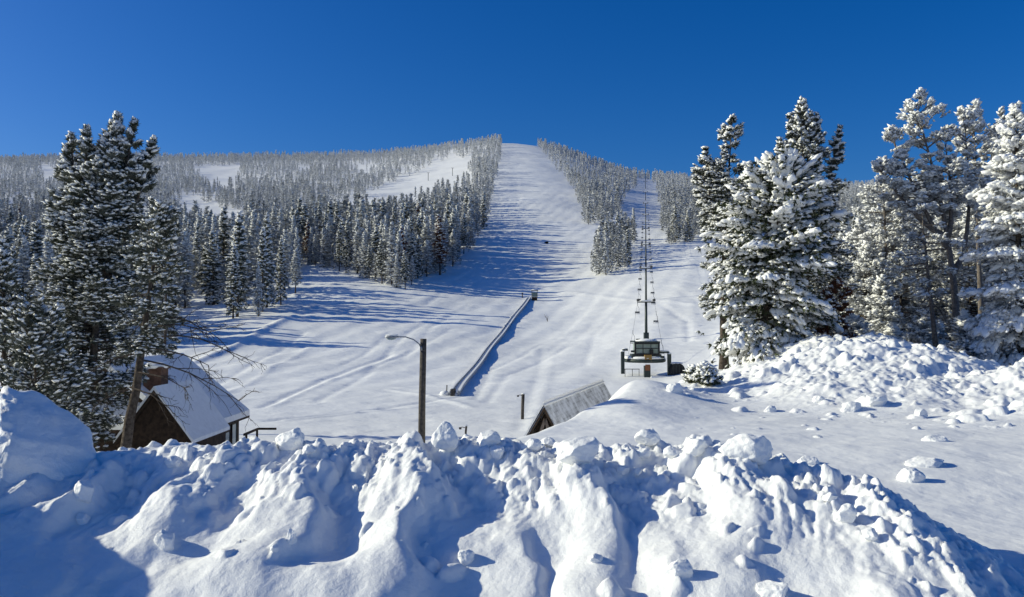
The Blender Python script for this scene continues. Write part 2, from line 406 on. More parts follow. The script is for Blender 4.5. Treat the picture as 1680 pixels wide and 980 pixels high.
def bank_s(x, y):
    i = np.clip(np.searchsorted(xs, x), 0, len(xs) - 1); j = np.clip(np.searchsorted(ys, y), 0, len(ys) - 1)
    return Z[j, i]
v, t = grid_mesh(X, Y, Z)
structure('snow_bank', MB().add(v, t, 0, True), M['bank'])
ZB = Z

# ------------------------------------------------------------------ plowed pile on the right of the lot
PIL = [(12.4, 41, 2.2, 2.6, .75), (14.8, 41.5, 2.8, 2.8, 1.65), (17.4, 41.5, 3.0, 2.8, 1.85), (19.6, 40, 2.4, 3.0, 1.45), (15.0, 37.5, 4.5, 3.0, .75), (21.5, 34, 2.8, 4.5, .7),
       (25.5, 38, 4.0, 4.0, 1.0), (23.5, 27, 2.5, 5.0, .75), (15.5, 35.5, 5.5, 4.0, 1.65), (13.5, 32, 4.2, 3.8, .95), (18.5, 31, 4.5, 4.0, 1.1), (17, 26, 4.0, 3.0, .4), (10.5, 34, 2.4, 3.0, .45), (11, 37, 2.6, 3.0, .45), (26, 32, 3.5, 5, 1.1), (24, 29, 3.5, 5.5, .7)]
pr = np.random.default_rng(5)
plumps = []
for i in range(480):
    k = pr.integers(0, len(PIL)); c_ = PIL[k]
    plumps.append((c_[0] + pr.normal(0, c_[2] * .75), c_[1] + pr.normal(0, c_[3] * .75), .07 + .38 * pr.random() ** 2.2, pr.uniform(.6, 1), pr.uniform(0, 3.1), pr.uniform(.5, 1)))
for i in range(420):
    cx_, cy_ = pr.uniform(5, 26), pr.uniform(21, 40)
    if cx_ < .155 * cy_ + 1.2: continue
    plumps.append((cx_, cy_, .05 + .16 * pr.random() ** 3, pr.uniform(.5, 1), pr.uniform(-.3, .3), pr.uniform(.4, .9)))
def pile_z(x, y):
    z = np.zeros_like(x)
    for (cx, cy, sx, sy, h) in PIL:
        z = np.maximum(z, h * np.exp(-(((x - cx) / sx) ** 2 + ((y - cy) / sy) ** 2))) + .12 * h * np.exp(-(((x - cx) / sx) ** 2 + ((y - cy) / sy) ** 2))
    am = sst(z, .05, .8)
    L = np.zeros_like(z); wx = x + .1 * vn2(x * 4, y * 4, 51); wy = y + .1 * vn2(x * 4, y * 4, 52)
    for (lx, ly, r, asp, an, hh) in plumps:
        sel = np.nonzero((np.abs(x - lx) < r * 1.7) & (np.abs(y - ly) < r * 1.7))
        if len(sel[0]) == 0: continue
        dx = wx[sel] - lx; dy = wy[sel] - ly
        u = (dx * math.cos(an) + dy * math.sin(an)) / r; w_ = (-dx * math.sin(an) + dy * math.cos(an)) / (r * asp)
        L[sel] = np.maximum(L[sel], np.clip(1 - (u * u + w_ * w_) ** 1.4, 0, 1) ** .8 * r * hh * .7)
    return ground(x, y) - .05 + z + L + .035 * fbm(x * .8, y * 2.4, 3, 57) + am * (.26 * fbm(x * .9, y * .9, 4, 55) + .10 * np.abs(fbm(x * 2.6, y * 2.6, 3, 56)) + .03 * fbm(x * 7, y * 7, 2, 58))
xs2 = np.arange(4, 33, .06); ys2 = np.arange(20, 48, .06)
X2, Y2 = np.meshgrid(xs2, ys2); Z2 = pile_z(X2, Y2)
v, t = grid_mesh(X2, Y2, Z2)
structure('snow_pile', MB().add(v, t, 0, True), M['bank'])
def near_s(x, y):
    """top of everything snowy near the camera"""
    g = ground(x, y)
    i = np.clip(np.searchsorted(xs2, x), 0, len(xs2) - 1); j = np.clip(np.searchsorted(ys2, y), 0, len(ys2) - 1)
    inside = (x > 4) & (x < 33) & (y > 20) & (y < 48)
    g = np.where(inside, np.maximum(g, Z2[j, i]), g)
    return np.where((y < 19.9) & (y > 7.05) & (x > -12.4) & (x < 10.4), np.maximum(g, bank_s(x, y)), g)

# ------------------------------------------------------------------ loose snow chunks
def ico(sub):
    p = (1 + 5 ** .5) / 2
    v = [(-1, p, 0), (1, p, 0), (-1, -p, 0), (1, -p, 0), (0, -1, p), (0, 1, p), (0, -1, -p), (0, 1, -p), (p, 0, -1), (p, 0, 1), (-p, 0, -1), (-p, 0, 1)]
    f = [(0, 11, 5), (0, 5, 1), (0, 1, 7), (0, 7, 10), (0, 10, 11), (1, 5, 9), (5, 11, 4), (11, 10, 2), (10, 7, 6), (7, 1, 8), (3, 9, 4), (3, 4, 2), (3, 2, 6), (3, 6, 8), (3, 8, 9), (4, 9, 5), (2, 4, 11), (6, 2, 10), (8, 6, 7), (9, 8, 1)]
    v = [np.array(q) / np.linalg.norm(q) for q in v]
    for _ in range(sub):
        mid = {}; g = []
        def m_(a_, b_):
            k = (min(a_, b_), max(a_, b_))
            if k not in mid:
                q = v[a_] + v[b_]; v.append(q / np.linalg.norm(q)); mid[k] = len(v) - 1
            return mid[k]
        for a_, b_, c_ in f:
            x, y, z = m_(a_, b_), m_(b_, c_), m_(c_, a_); g += [(a_, x, z), (b_, y, x), (c_, z, y), (x, y, z)]
        f = g
    return np.array(v), np.array(f)
I1, I2, I4 = ico(0), ico(1), ico(4)
def chunk_mesh(size, seed, asp=(1, .8, .75), cuts=10):
    r = np.random.default_rng(seed)
    v = I4[0] * 1.0
    for k in range(cuts):                                           # break it along a few flat faces
        n = r.normal(size=3); n /= np.linalg.norm(n); c_ = r.uniform(.55, .85)
        d = v @ n - c_
        v = v - np.where(d > 0, d * .85, 0)[:, None] * n
    n_ = vn3(v * 1.6 + seed * 3.1, seed) * .10 + vn3(v * 4 + seed, seed + 1) * .06 + vn3(v * 9, seed + 2) * .028
    v = v * (1 + n_)[:, None] * np.array(asp) * size / 2
    return MB().add(v, I4[1], 0, True)
# column, row, width px, label, (aspect)
CH = [
 (275, 880, 46, 'round snow chunk lying alone in the shaded lower left face of the bank', (1, .85, .85)),
 (763, 908, 32, 'round snowball chunk in the blue shadow low on the bank, middle of photo', (1, .9, .95)),
 (732, 712, 46, 'tall broken snow chunk on the bank crest right of the lamp pole', (1, .8, 1.1)),
 (800, 718, 44, 'rounded snow chunk on the bank crest below the two small posts', (1, .8, .9)),
 (818, 738, 28, 'small snow chunk tucked just under the crest below the rounded chunk', (1, .8, 1.1)),
 (873, 727, 34, 'low snow chunk on the crest in front of the small shingled hut', (1.1, .8, .7)),
 (902, 724, 28, 'small flat snow chunk beside the wide slab, on its left', (1.1, .8, .7)),
 (950, 733, 76, 'wide slab-like snow chunk on the crest below the small shingled hut', (1.15, .7, .62)),
 (1063, 718, 46, 'angular snow chunk standing on the crest below the lift terminal', (1, .8, .8)),
 (1054, 742, 30, 'small snow chunk leaning under the angular chunk below the terminal', (1, .8, .8)),
 (1141, 730, 44, 'blocky snow chunk on the crest left of the big tilted slab', (1, .8, .8)),
 (1224, 730, 84, 'big tilted snow slab on the crest with a blue shadow on its right', (1.1, .75, .62)),
 (1103, 740, 32, 'small round snow chunk between the angular and the blocky chunks', (1, .8, .8)),
 (1323, 752, 36, 'snow chunk on the descending crest right of the big tilted slab', (1, .8, .8)),
 (1285, 757, 32, 'pyramid-like snow chunk just below the big tilted slab', (1, .8, .9)),
 (1490, 780, 44, 'snow chunk capping the lower right end of the crest', (1, .8, .8)),
 (1516, 753, 64, 'wide snow chunk alone on the flat lot behind the right end of the bank', (1.15, .8, .55)),
 (1532, 718, 40, 'flat snow chunk on the smooth lot below the pile', (1.2, .8, .5)),
 (1262, 670, 22, 'small snow chunk alone at the foot of the pile with a short shadow', (1, .8, .8)),
 (1395, 664, 44, 'large snow chunk on the lower front of the pile', (1, .8, .8)),
 (1435, 652, 38, 'snow chunk right of the large one on the lower pile', (1, .8, .7)),
 (1341, 652, 28, 'small snow chunk left of the large one on the lower pile', (1, .8, .7)),
 (1507, 676, 26, 'rightmost snow chunk at the foot of the pile', (1, .8, .7)),
 (1359, 812, 24, 'small bright snow chunk in the shade of the right-hand face', (1.1, .8, .7)),
 (1386, 842, 40, 'snow chunk half way down the right-hand face in a gully', (1, .8, .9)),
 (1422, 872, 32, 'small snow chunk low on the right-hand face', (1, .8, .7)),
 (1020, 768, 24, 'small snow chunk in the shaded hollow under the crest', (1, .8, .9)),
 (1046, 775, 14, 'tiny snow chunk beside the small one in the shaded hollow', (1, .8, .9)),
 (1106, 637, 30, 'snow chunk by the snowy bush near the lift terminal', (1, .8, .9)),
 (977, 912, 24, 'small snow chunk with a dark pocket low on the bank, right of middle', (1.1, .8, .7)),
 (287, 756, 28, 'snow chunk at the left start of the rough crest', (1, .8, .9)),
 (481, 716, 54, 'large rounded snow chunk rising highest on the left crest', (1, .8, .9)),
 (509, 738, 24, 'small snow chunk tucked right under the highest left chunk', (1, .8, .9)),
 (143, 802, 38, 'snow chunk poking up in the shaded left face below the big block', (.9, .8, 1.2)),
 (140, 850, 28, 'small snow chunk low in the shaded left face', (1, .8, .9)),
 (454, 897, 16, 'tiny snow chunk in the lit hollow of the left face', (1, .8, .9)),
 (481, 880, 26, 'snow chunk at the foot of the left buttress', (.9, .8, 1.2)),
 (583, 798, 12, 'tiny snow chunk stuck high on the middle face', (1, .8, 1.2)),
 (22, 778, 34, 'flat snow chunk at the left photo edge below the big block', (1.2, .8, .6)),
 (1110, 930, 48, 'rounded snow chunk at the bottom of the bank, right of middle', (1, .8, .9)),
 (1265, 962, 62, 'pointed snow chunk at the bottom edge of the photo', (1, .9, .8)),
 (122, 684, 70, 'smooth domed snow chunk behind the big block on the left', (1, .9, .95)),
]
for i, (px, py, w, lab, asp) in enumerate(CH):
    p = hit(px, py + w * asp[2] * .22, near_s, 7.3, 60, 2500)
    s = w / F * p.y
    o = solo('snow_chunk', chunk_mesh(s, 100 + i, asp), M['lump'], lab, 'snow chunk', (p.x, p.y, p.z + s * asp[2] * (.0 if px > 1250 and py < 760 else .09)), rng.uniform(-.4, .4), 'loose snow chunks')
v = I4[0] * 1.0                                                    # a slab torn loose by the plow: one raw face to the left and front, one smooth top sloping right
for n, c_ in (((-.62, -.62, .48), .40), ((.50, -.25, .83), .42), ((.75, -.6, .1), .62), ((0, 0, -1), .6), ((-.2, -.95, .2), .62)):
    n = np.array(n) / np.linalg.norm(n); d = v @ n - c_; v = v - np.where(d > 0, d * .9, 0)[:, None] * n
raw = sst(v @ (np.array([-.62, -.62, .48]) / .999), .25, .42)
v = v * (1 + vn3(v * 1.7 + 3, 411) * .16 + vn3(v * 3.6, 415) * .07 + (vn3(v * 6, 412) * .06 + vn3(v * 12, 413) * .05 + vn3(v * 24, 414) * .03) * (.35 + raw))[:, None]
v[:, 2] -= .16 * np.maximum(v[:, 0] + .1, 0)
v[:, :2] *= (1 + .35 * np.maximum(-v[:, 2], 0))[:, None]
v = v * np.array([1.0, .85, .92])
solo('snow_block', MB().add(v, I4[1], 0, True), M['lump'], 'huge snow block with a rough lit front at the left end of the bank', 'snow block', ((30 - CX) / F * 12.3, 12.3, (HZ - 726) / F * 12.3))

# ------------------------------------------------------------------ trees
HEX_T = np.array([(0, 1, 2), (0, 2, 3), (0, 3, 4), (0, 4, 5), (0, 5, 6), (0, 6, 1), (7, 2, 1), (7, 3, 2), (7, 4, 3), (7, 5, 4), (7, 6, 5), (7, 1, 6)])
HEX_V = np.array([(0, 0, 1)] + [(math.cos(k * R(60)), math.sin(k * R(60)), 0) for k in range(6)] + [(0, 0, -.35)])
QUA_T = np.array([(0, 1, 2), (0, 2, 3), (0, 3, 4), (0, 4, 1)])
QUA_V = np.array([(0, 0, .8)] + [(math.cos(k * R(90)), math.sin(k * R(90)), 0) for k in range(4)])
def unit(a_): return a_ / (np.linalg.norm(a_, axis=-1, keepdims=True) + 1e-9)
def frames(d):
    """flat frames: forward along d, side level, up"""
    d = unit(d); up = np.array([0, 0, 1.])
    s_ = unit(np.cross(d, up) + 1e-6); u = np.cross(s_, d)
    return d, s_, u
def place(tv, c, d, sc, r, jit=.25):
    f, s_, u = frames(d)
    n = len(c); q = tv[None] * (1 + r.normal(0, jit, (n, len(tv), 1))) * sc[:, None, :]
    return c[:, None] + q[..., 0:1] * f[:, None] + q[..., 1:2] * s_[:, None] + q[..., 2:3] * u[:, None]
def tufts(mb, c, d, size, r, blades=9, snow=.8, m_need=0, m_snow=1, hexa=True, thick=.3, wid=.13, snowsize=1.0):
    n = len(c)
    if n == 0: return
    d = unit(d)
    bd = unit(d[:, None] * .75 + r.normal(0, .6, (n, blades, 3)))
    L = size[:, None, None] * r.uniform(.55, 1.0, (n, blades, 1))
    base = c[:, None] - d[:, None] * size[:, None, None] * .25
    side = unit(np.cross(bd, r.normal(size=(n, blades, 3)))) * size[:, None, None] * wid
    P = np.stack([base + side, base - side, base + bd * L], 2).reshape(-1, 3, 3)
    mb.many(P, np.array([(0, 1, 2)]), m_need)
    k = np.nonzero(r.random(n) < snow)[0]
    dd = d[k].copy(); dd[:, 2] *= .5
    sz = size[k] * snowsize
    sc = np.stack([sz * r.uniform(.38, .62, len(k)), sz * r.uniform(.28, .48, len(k)), sz * thick * r.uniform(.7, 1.3, len(k))], 1)
    cc = c[k] + d[k] * (size[k] * .15)[:, None] + np.array([0, 0, 1.]) * (size[k] * .12)[:, None]
    mb.many(place(HEX_V if hexa else QUA_V, cc, dd, sc, r), HEX_T if hexa else QUA_T, m_snow, True)

def tree(seed, H, cb, Rad, nl, per, tuft, snow=.8, lean=(0, 0), bend=(0, 0), prof='cone', e_top=55, e_low=-12, r0=None, blades=9, heavy=0,
         tops=(), limbr=.012, thick=.3, wid=.13, fan=.35, snowsize=1.0, hexa=True, gap=0, wood=True, dead=0, side_bias=None, ts0=.22):
    """returns (trunk+limbs builder, crown builder); slots of crown: 0 needles, 1 snow"""
    r = np.random.default_rng(seed); W = MB(); C = MB()
    stems = [(0., 0., 0., H, Rad, 1.0)] + list(tops)              # (fork height fraction, dx, dy at top, height, radius, share)
    r0 = r0 or H * .014
    def tr(h, st):
        t_ = h / H
        b_ = np.array([lean[0] * t_ + bend[0] * math.sin(math.pi * t_), lean[1] * t_ + bend[1] * math.sin(math.pi * t_), h])
        if st[0] > 0:
            q = max(0, (h / H - st[0])) / max(1e-3, st[3] / H - st[0]); q = q ** .6
            b_ = b_ + np.array([st[1] * q, st[2] * q, 0])
        return b_
    for si, st in enumerate(stems):
        h0 = st[0] * H
        hs = np.linspace(h0, st[3], 12); pts = np.array([tr(h, st) for h in hs]) + r.normal(0, .012 * r0 / .2, (12, 3)) * [1, 1, 0]
        q = (hs - h0) / (st[3] - h0)
        base_r = r0 if si == 0 else r0 * .6
        W.tube(pts, base_r * (1 - q * .93) * (1 + .35 * np.exp(-q * 30)), 8)
        n = int(nl * st[5])
        lo = max(cb * H, h0 + .05 * H)
        for i in range(n):
            u = (i + r.random()) / n
            h = lo + (st[3] - lo) * u ** .95
            rel = (h - lo) / (st[3] - lo)                              # 0 low .. 1 top
            if prof == 'cone': rad = st[4] * (1 - rel) ** .8 * (.55 + .45 * min(1, rel * 6 + .4)) + .04 * st[4]
            elif prof == 'col': rad = st[4] * (1 - rel ** 2.2) * (.5 + .5 * min(1, rel * 4)) + .05 * st[4]
            else: rad = st[4] * math.sqrt(max(0, 1 - (1.75 * (rel - .45)) ** 2 * .95)) * .9 + .1 * st[4]
            rad *= r.uniform(.55, 1.12)
            if gap and vn2(np.array([h * .9]), np.array([seed * 1.7]), 5)[0] < -1 + 2 * gap: rad *= .45
            az = i * 2.39996 + r.normal(0, .5)
            if side_bias is not None and r.random() < side_bias[1]: az = side_bias[0] + r.normal(0, .7)
            e0 = R(e_low + (e_top - e_low) * rel ** 1.3 + r.normal(0, 9)); e1 = e0 - R(28 * (1 - rel)) + R(14) * rel
            if heavy: e1 -= R(18 * (1 - rel))
            k = 6; tt = np.linspace(0, 1, k); ee = e0 + (e1 - e0) * tt
            step = rad / (k - 1)
            wob = np.cumsum(r.normal(0, .16, k))
            dirs = np.stack([np.cos(ee) * np.cos(az + wob), np.cos(ee) * np.sin(az + wob), np.sin(ee)], 1)
            pts = tr(h, st) + np.vstack([np.zeros(3), np.cumsum(dirs[:-1] * step, 0)])
            if wood: W.tube(pts, limbr * rad * 1.3 * (1 - tt * .8) + .004, 4, cap=False)
            if r.random() < dead:
                continue
            npt = max(2, int(per * (rad / st[4] + .25)))
            ts = r.uniform(ts0 if not heavy else .15, 1, npt) ** .75
            pos = np.stack([np.interp(ts, tt, pts[:, j]) for j in range(3)], 1)
            dv = np.stack([np.interp(ts, tt, dirs[:, j]) for j in range(3)], 1)
            f, s_, up = frames(dv)
            off = r.normal(0, 1, npt) * fan * rad * (1.1 - ts * .8)
            pos = pos + s_ * off[:, None] + up * (r.normal(0, .10, npt) * rad * .6)[:, None] - np.array([0, 0, 1.]) * (np.abs(off) * .12)[:, None]
            d2 = f * .8 + s_ * (np.sign(off) * .5)[:, None] + np.array([0, 0, 1.]) * (.35 if not heavy else -.25)
            sz = tuft * r.uniform(.7, 1.25, npt)
            tufts(C, pos, d2, sz, r, blades, snow, 0, 1, hexa, thick, wid, snowsize)
            if heavy and rad > .25:
                m_ = max(1, int(heavy * 1.35 * rad + r.random())) * 3
                ts = np.repeat(r.uniform(.35, 1.0, m_ // 3), 3) + r.normal(0, .05, m_ // 3 * 3); m_ = len(ts); ts = np.clip(ts, .2, 1.02)
                pos = np.stack([np.interp(ts, tt, pts[:, j]) for j in range(3)], 1)
                dv = np.stack([np.interp(ts, tt, dirs[:, j]) for j in range(3)], 1)
                f, s_, up = frames(dv)
                lo_ = r.normal(0, .26, m_) * np.minimum(rad, 1.6) * (1.15 - ts * .6)
                pos = pos + s_ * lo_[:, None] + np.array([0, 0, .05]) - np.array([0, 0, 1.]) * (np.abs(lo_) * .25)[:, None]
                b_ = r.uniform(.55, 1.3, m_) * min(.17, .08 + .05 * rad)
                dv2 = dv + s_ * (lo_ * .8)[:, None] + r.normal(0, .12, (m_, 3)) - np.array([0, 0, .25])
                P = place(I2[0], pos, dv2, np.stack([b_ * 1.7, b_ * .85, b_ * .62], 1), r, .16)
                C.many(P, I2[1], 1, True)
    return W, C

def hero(name, label, cat, px, d, H, group=None, needle='needle', bark='bark', dz=-.15, py=None, **k):
    p = wpt(px, d); p.z += dz
    t_ = thing(name, label, cat, p, 0, group)
    W, C = tree(H=H, **k)
    part('trunk', W, M[bark], t_); part('crown', C, [M[needle], M['tsnow']], t_)
    return t_
def top_h(px, d, py): return (HZ - py) / F * d - float(ground((px - CX) / F * d, d)) + .15

# left foreground group
H1 = top_h(146, 36, 188)
hero('pine_tree', 'tall dense dark pine with snowy tufts, the tallest tree on the left', 'pine tree', 146, 36, H1, needle='dustneedle', seed=11, cb=.17, Rad=2.7, nl=260, per=50,
     tuft=.25, snow=.85, lean=(1.15, 0), bend=(-.25, 0), prof='col', e_top=58, e_low=-8, r0=.26, tops=[(.50, -2.0, .2, H1 * .955, 1.25, .2), (.55, -1.15, -.3, H1 * .965, 1.2, .18), (.55, .8, -.1, H1 * .985, 1.25, .2), (.55, 1.5, .3, H1 * .94, 1.25, .2), (.6, -.35, .3, H1 * .985, 1.1, .15)], fan=.33, thick=.24, snowsize=.9, side_bias=(math.pi, .42))
hero('leaning_pine', 'leaning pine with bare lower boughs in front of the brown lodge', 'pine tree', 183, 30, top_h(183, 30, 345), needle='dustneedle', seed=12, cb=.58, Rad=1.45, gap=.3, nl=58, per=26,
     tuft=.23, snow=.75, lean=(1.65, .1), bend=(.1, 0), prof='oval', e_top=50, e_low=-18, r0=.27, dead=.10, thick=.24, snowsize=.85)
hero('pine_tree', 'shorter bushy pine cut by the left photo edge', 'pine tree', 12, 33, top_h(12, 33, 400), needle='dustneedle', seed=13, cb=.05, Rad=2.0, nl=105, per=28, tuft=.24, snow=.65, lean=(-.2, 0), prof='col', r0=.18, snowsize=.9)
hero('pine_tree', 'low bushy pine at the foot of the tallest left pine', 'pine tree', 60, 27, top_h(60, 27, 520), needle='dustneedle', seed=14, cb=.03, Rad=1.9, nl=95, per=30, tuft=.22, snow=.65, prof='oval', r0=.12, snowsize=.9)
hero('pine_tree', 'thin dark pine right behind the leaning pine', 'pine tree', 268, 58, top_h(268, 58, 350), needle='dustneedle', seed=15, cb=.30, Rad=1.1, nl=60, per=20, tuft=.30, snow=.6, prof='col', r0=.16, snowsize=.85, lean=(.3, 0))
# right group
hero('pine_tree', 'slim open pine with two tops, leftmost of the tall right-hand trees', 'pine tree', 1187, 48, top_h(1187, 48, 200), needle='dustneedle', seed=21, cb=.24, Rad=1.6, nl=80, per=36, tuft=.235, snow=.9,
     lean=(.6, .2), bend=(-.2, 0), prof='oval', e_top=32, e_low=-14, r0=.24, tops=[(.5, -1.35, 0, 12.6, 1.05, .6), (.6, -.6, .3, 11.6, 1.0, .3)], gap=.35, side_bias=(math.pi, .25), ts0=.35, thick=.26)
hero('spruce_tree', 'broad spruce bowed under thick snow pads, left of the tallest right-hand pine', 'spruce tree', 1245, 44, top_h(1245, 44, 285), seed=22, cb=.05, Rad=3.5, nl=140, per=44, tuft=.30, snow=.5,
     lean=(1.1, 0), prof='oval', e_top=42, e_low=-14, r0=.22, heavy=2.8, thick=.30, tops=[(.4, -1.3, 0, 7.6, 1.5, .25), (.5, .9, -.5, 9.2, 1.2, .2)], gap=.2)
hero('pine_tree', 'tallest right-hand pine with a pointed snowy top and dark trunk', 'pine tree', 1325, 50, top_h(1325, 50, 164), needle='dustneedle', seed=23, cb=.06, Rad=3.3, nl=225, per=42, tuft=.245, snow=.9,
     lean=(-.2, 0), prof='col', e_top=52, e_low=-14, r0=.25, tops=[(.5, 2.25, 0, 14.4, .85, .16), (.55, -1.4, 0, 13.6, .9, .15), (.6, .8, -.2, 15.0, .9, .14), (.62, -.7, .3, 15.2, .8, .12)], side_bias=(0, .15), gap=.25, thick=.26)
hero('dead_tree', 'small rusty brown dead conifer at the foot of the tallest right-hand pine', 'dead tree', 1372, 44.3, top_h(1372, 44.3, 468), needle='deadneedle', seed=24, cb=.03, Rad=1.15, nl=52, per=14, tuft=.26, snow=.22, prof='oval', r0=.08)
hero('pine_tree', 'open grey pine with a leaning forked trunk below a wide crown', 'pine tree', 1571, 50, top_h(1571, 50, 170), needle='frostneedle', bark='greybark', seed=25, cb=.58, Rad=2.0, nl=40, per=42, tuft=.235, snow=1.0, snowsize=1.15,
     lean=(-2.3, 0), bend=(.6, 0), prof='oval', e_top=52, e_low=0, r0=.27, tops=[(.36, 2.9, .5, 14.9, 1.55, .85), (.46, -2.0, 0, 13.8, 1.6, .85), (.5, -3.2, .3, 12.2, 1.4, .6), (.5, 1.0, -.3, 13.6, 1.5, .6)], limbr=.022, gap=.3, ts0=.45, thick=.26)
hero('pine_tree', 'slender bare-trunked pine standing left of the forked grey pine', 'pine tree', 1538, 47.5, top_h(1538, 47.5, 335), bark='greybark', needle='frostneedle', seed=26, cb=.36, Rad=1.9, nl=34, per=16, tuft=.28, snow=.9,
     lean=(-.85, 0), prof='oval', e_top=22, e_low=-20, r0=.18, limbr=.018, dead=.25, ts0=.5)
hero('pine_tree', 'tall pine with a thick straight trunk behind the right edge spruce', 'pine tree', 1612, 53, top_h(1612, 53, 166), needle='frostneedle', bark='greybark', seed=27, cb=.50, Rad=1.9, nl=56, per=34, tuft=.245, snow=1.0, snowsize=1.15,
     lean=(-.4, 0), prof='oval', e_top=45, e_low=-10, r0=.21, limbr=.02, tops=[(.6, 1.3, .2, 14.0, 1.0, .4)], gap=.3, ts0=.4, thick=.26)
hero('pine_tree', 'open frosted pine standing furthest left of the forked grey pine', 'pine tree', 1462, 57, top_h(1462, 57, 262), needle='frostneedle', bark='greybark', seed=31, cb=.42, Rad=2.1, nl=58, per=36, tuft=.25, snow=1.0,
     lean=(-.5, 0), prof='oval', e_top=40, e_low=-10, r0=.20, limbr=.018, tops=[(.5, 1.3, 0, 12.0, 1.3, .4)], gap=.3, ts0=.35)
hero('pine_tree', 'tall frosted pine showing between the straight trunk and the right edge spruce', 'pine tree', 1648, 58, top_h(1648, 58, 178), needle='frostneedle', bark='greybark', seed=32, cb=.3, Rad=2.0, nl=84, per=34, tuft=.26, snow=.95,
     prof='col', e_top=45, e_low=-12, r0=.26, gap=.25)
hero('spruce_tree', 'snow plastered spruce cut by the right photo edge', 'spruce tree', 1672, 42, top_h(1672, 42, 172), seed=28, cb=.04, Rad=2.9, nl=160, per=34, tuft=.30, snow=.75,
     prof='col', e_top=38, e_low=-12, r0=.25, heavy=3.2, thick=.30, gap=.2, needle='frostneedle')
MIDR = [
 (1418, 57, 400, 'frosted fir just right of the rusty dead conifer'), (1447, 54, 455, 'low frosted fir in front of the slender bare-trunked pine'), (1478, 60, 352, 'frosted fir with a narrow top left of the slender bare-trunked pine'),
 (1508, 64, 330, 'taller frosted fir partly behind the slender bare-trunked pine'), (1395, 66, 385, 'frosted fir seen behind the tallest right-hand pine'), (1560, 62, 300, 'frosted fir filling the gap behind the forked grey pine'),
 (1595, 58, 380, 'bushy frosted fir between the forked pine and the right edge spruce'), (1635, 60, 250, 'frosted fir rising behind the right edge spruce'), (1440, 78, 330, 'distant frosted fir above the low frosted fir'),
 (1520, 50, 520, 'young snow covered fir at the foot of the slender pine'), (1585, 46, 515, 'young snow covered fir left of the right edge spruce'), (1460, 48, 535, 'young snow covered fir on the edge of the plowed pile'),
 (1405, 50, 520, 'young snow covered fir right of the rusty dead conifer'), (1700, 55, 260, 'frosted fir beyond the right photo edge'), (1345, 62, 330, 'frosted fir showing through the tallest right-hand pine'),
 (1270, 60, 400, 'frosted fir hidden behind the broad bowed spruce')]
k_ = 0
for px in range(1384, 1700, 24):
    MIDR.append((px + rng.uniform(-8, 8), rng.uniform(62, 92), rng.uniform(290, 400), 'frosted fir in the dense back row of the right-hand woods, %s from its left' % ['first', 'second', 'third', 'fourth', 'fifth', 'sixth', 'seventh', 'eighth', 'ninth', 'tenth', 'eleventh', 'twelfth', 'thirteenth', 'fourteenth'][k_])); k_ += 1
for i, (px, d, py, lab) in enumerate(MIDR):
    H = top_h(px, d, py)
    hero('fir_tree', lab, 'fir tree', px, d, H, 'frosted firs on the right', needle='frostneedle', seed=60 + i, cb=.03, Rad=min(2.9, .28 * H + .6), nl=int(80 + 7 * H), per=20, tuft=.30, snow=.9,
         prof='cone' if i % 3 else 'col', e_top=45, e_low=-16, r0=.012 * H + .02, blades=7, thick=.26, lean=(rng.uniform(-.3, .3), 0))
# snowy bushes by the lift tree
for i, (px, py, h, rad, lab) in enumerate([(1158, 632, .75, .55, 'snow covered shrub at the foot of the slim open pine'), (1136, 627, .45, .38, 'smaller snow covered shrub nearest the lift terminal')]):
    p = hit(px, py, near_s, 20, 90); W = MB(); C = MB(); r = np.random.default_rng(80 + i)
    for k in range(26):
        az = r.uniform(0, 6.28); e = R(r.uniform(20, 80)); L = h * r.uniform(.7, 1.2)
        tip = np.array([math.cos(az) * math.cos(e) * rad, math.sin(az) * math.cos(e) * rad, math.sin(e) * L])
        W.tube([np.zeros(3), tip * .55 + [0, 0, .1], tip], [.02, .012, .005], 4, cap=False)
        n = 9; q = tip[None] * r.uniform(.4, 1, (n, 1)) + r.normal(0, .1, (n, 3))
        tufts(C, q, unit(tip[None] + r.normal(0, .3, (n, 3))), np.full(n, .26), r, 6, .85)
    t_ = thing('shrub', lab, 'shrub', p, 0, 'snowy shrubs')
    part('stems', W, M['bark'], t_); part('foliage', C, [M['needle'], M['tsnow']], t_)

# ------------------------------------------------------------------ forest
def ip(px, pts): return np.interp(px, [q[0] for q in pts], [q[1] for q in pts])
LB = [(-400, 575), (0, 575), (270, 570), (290, 508), (330, 505), (370, 524), (410, 524), (450, 512), (487, 486), (492, 432), (540, 440), (590, 458), (625, 469), (665, 476), (690, 462), (735, 452), (742, 450), (800, 440), (955, 440), (1040, 440), (1085, 404), (1140, 396), (1200, 388), (1300, 380), (1400, 420), (1700, 470), (2200, 500)]
RUNL = [(225, 824), (260, 821), (290, 815), (330, 806), (370, 797), (410, 772), (440, 745), (455, 735), (480, 700)]      # row -> left edge of the run
RUNR = [(225, 872), (250, 890), (270, 905), (290, 925), (310, 940), (335, 951), (368, 957), (372, 1700)]
def inpoly(px, py, poly):
    c = np.zeros(px.shape, bool); j = len(poly) - 1
    for i in range(len(poly)):
        xi, yi = poly[i]; xj, yj = poly[j]
        c ^= ((yi > py) != (yj > py)) & (px < (xj - xi) * (py - yi) / (yj - yi + 1e-9) + xi); j = i
    return c
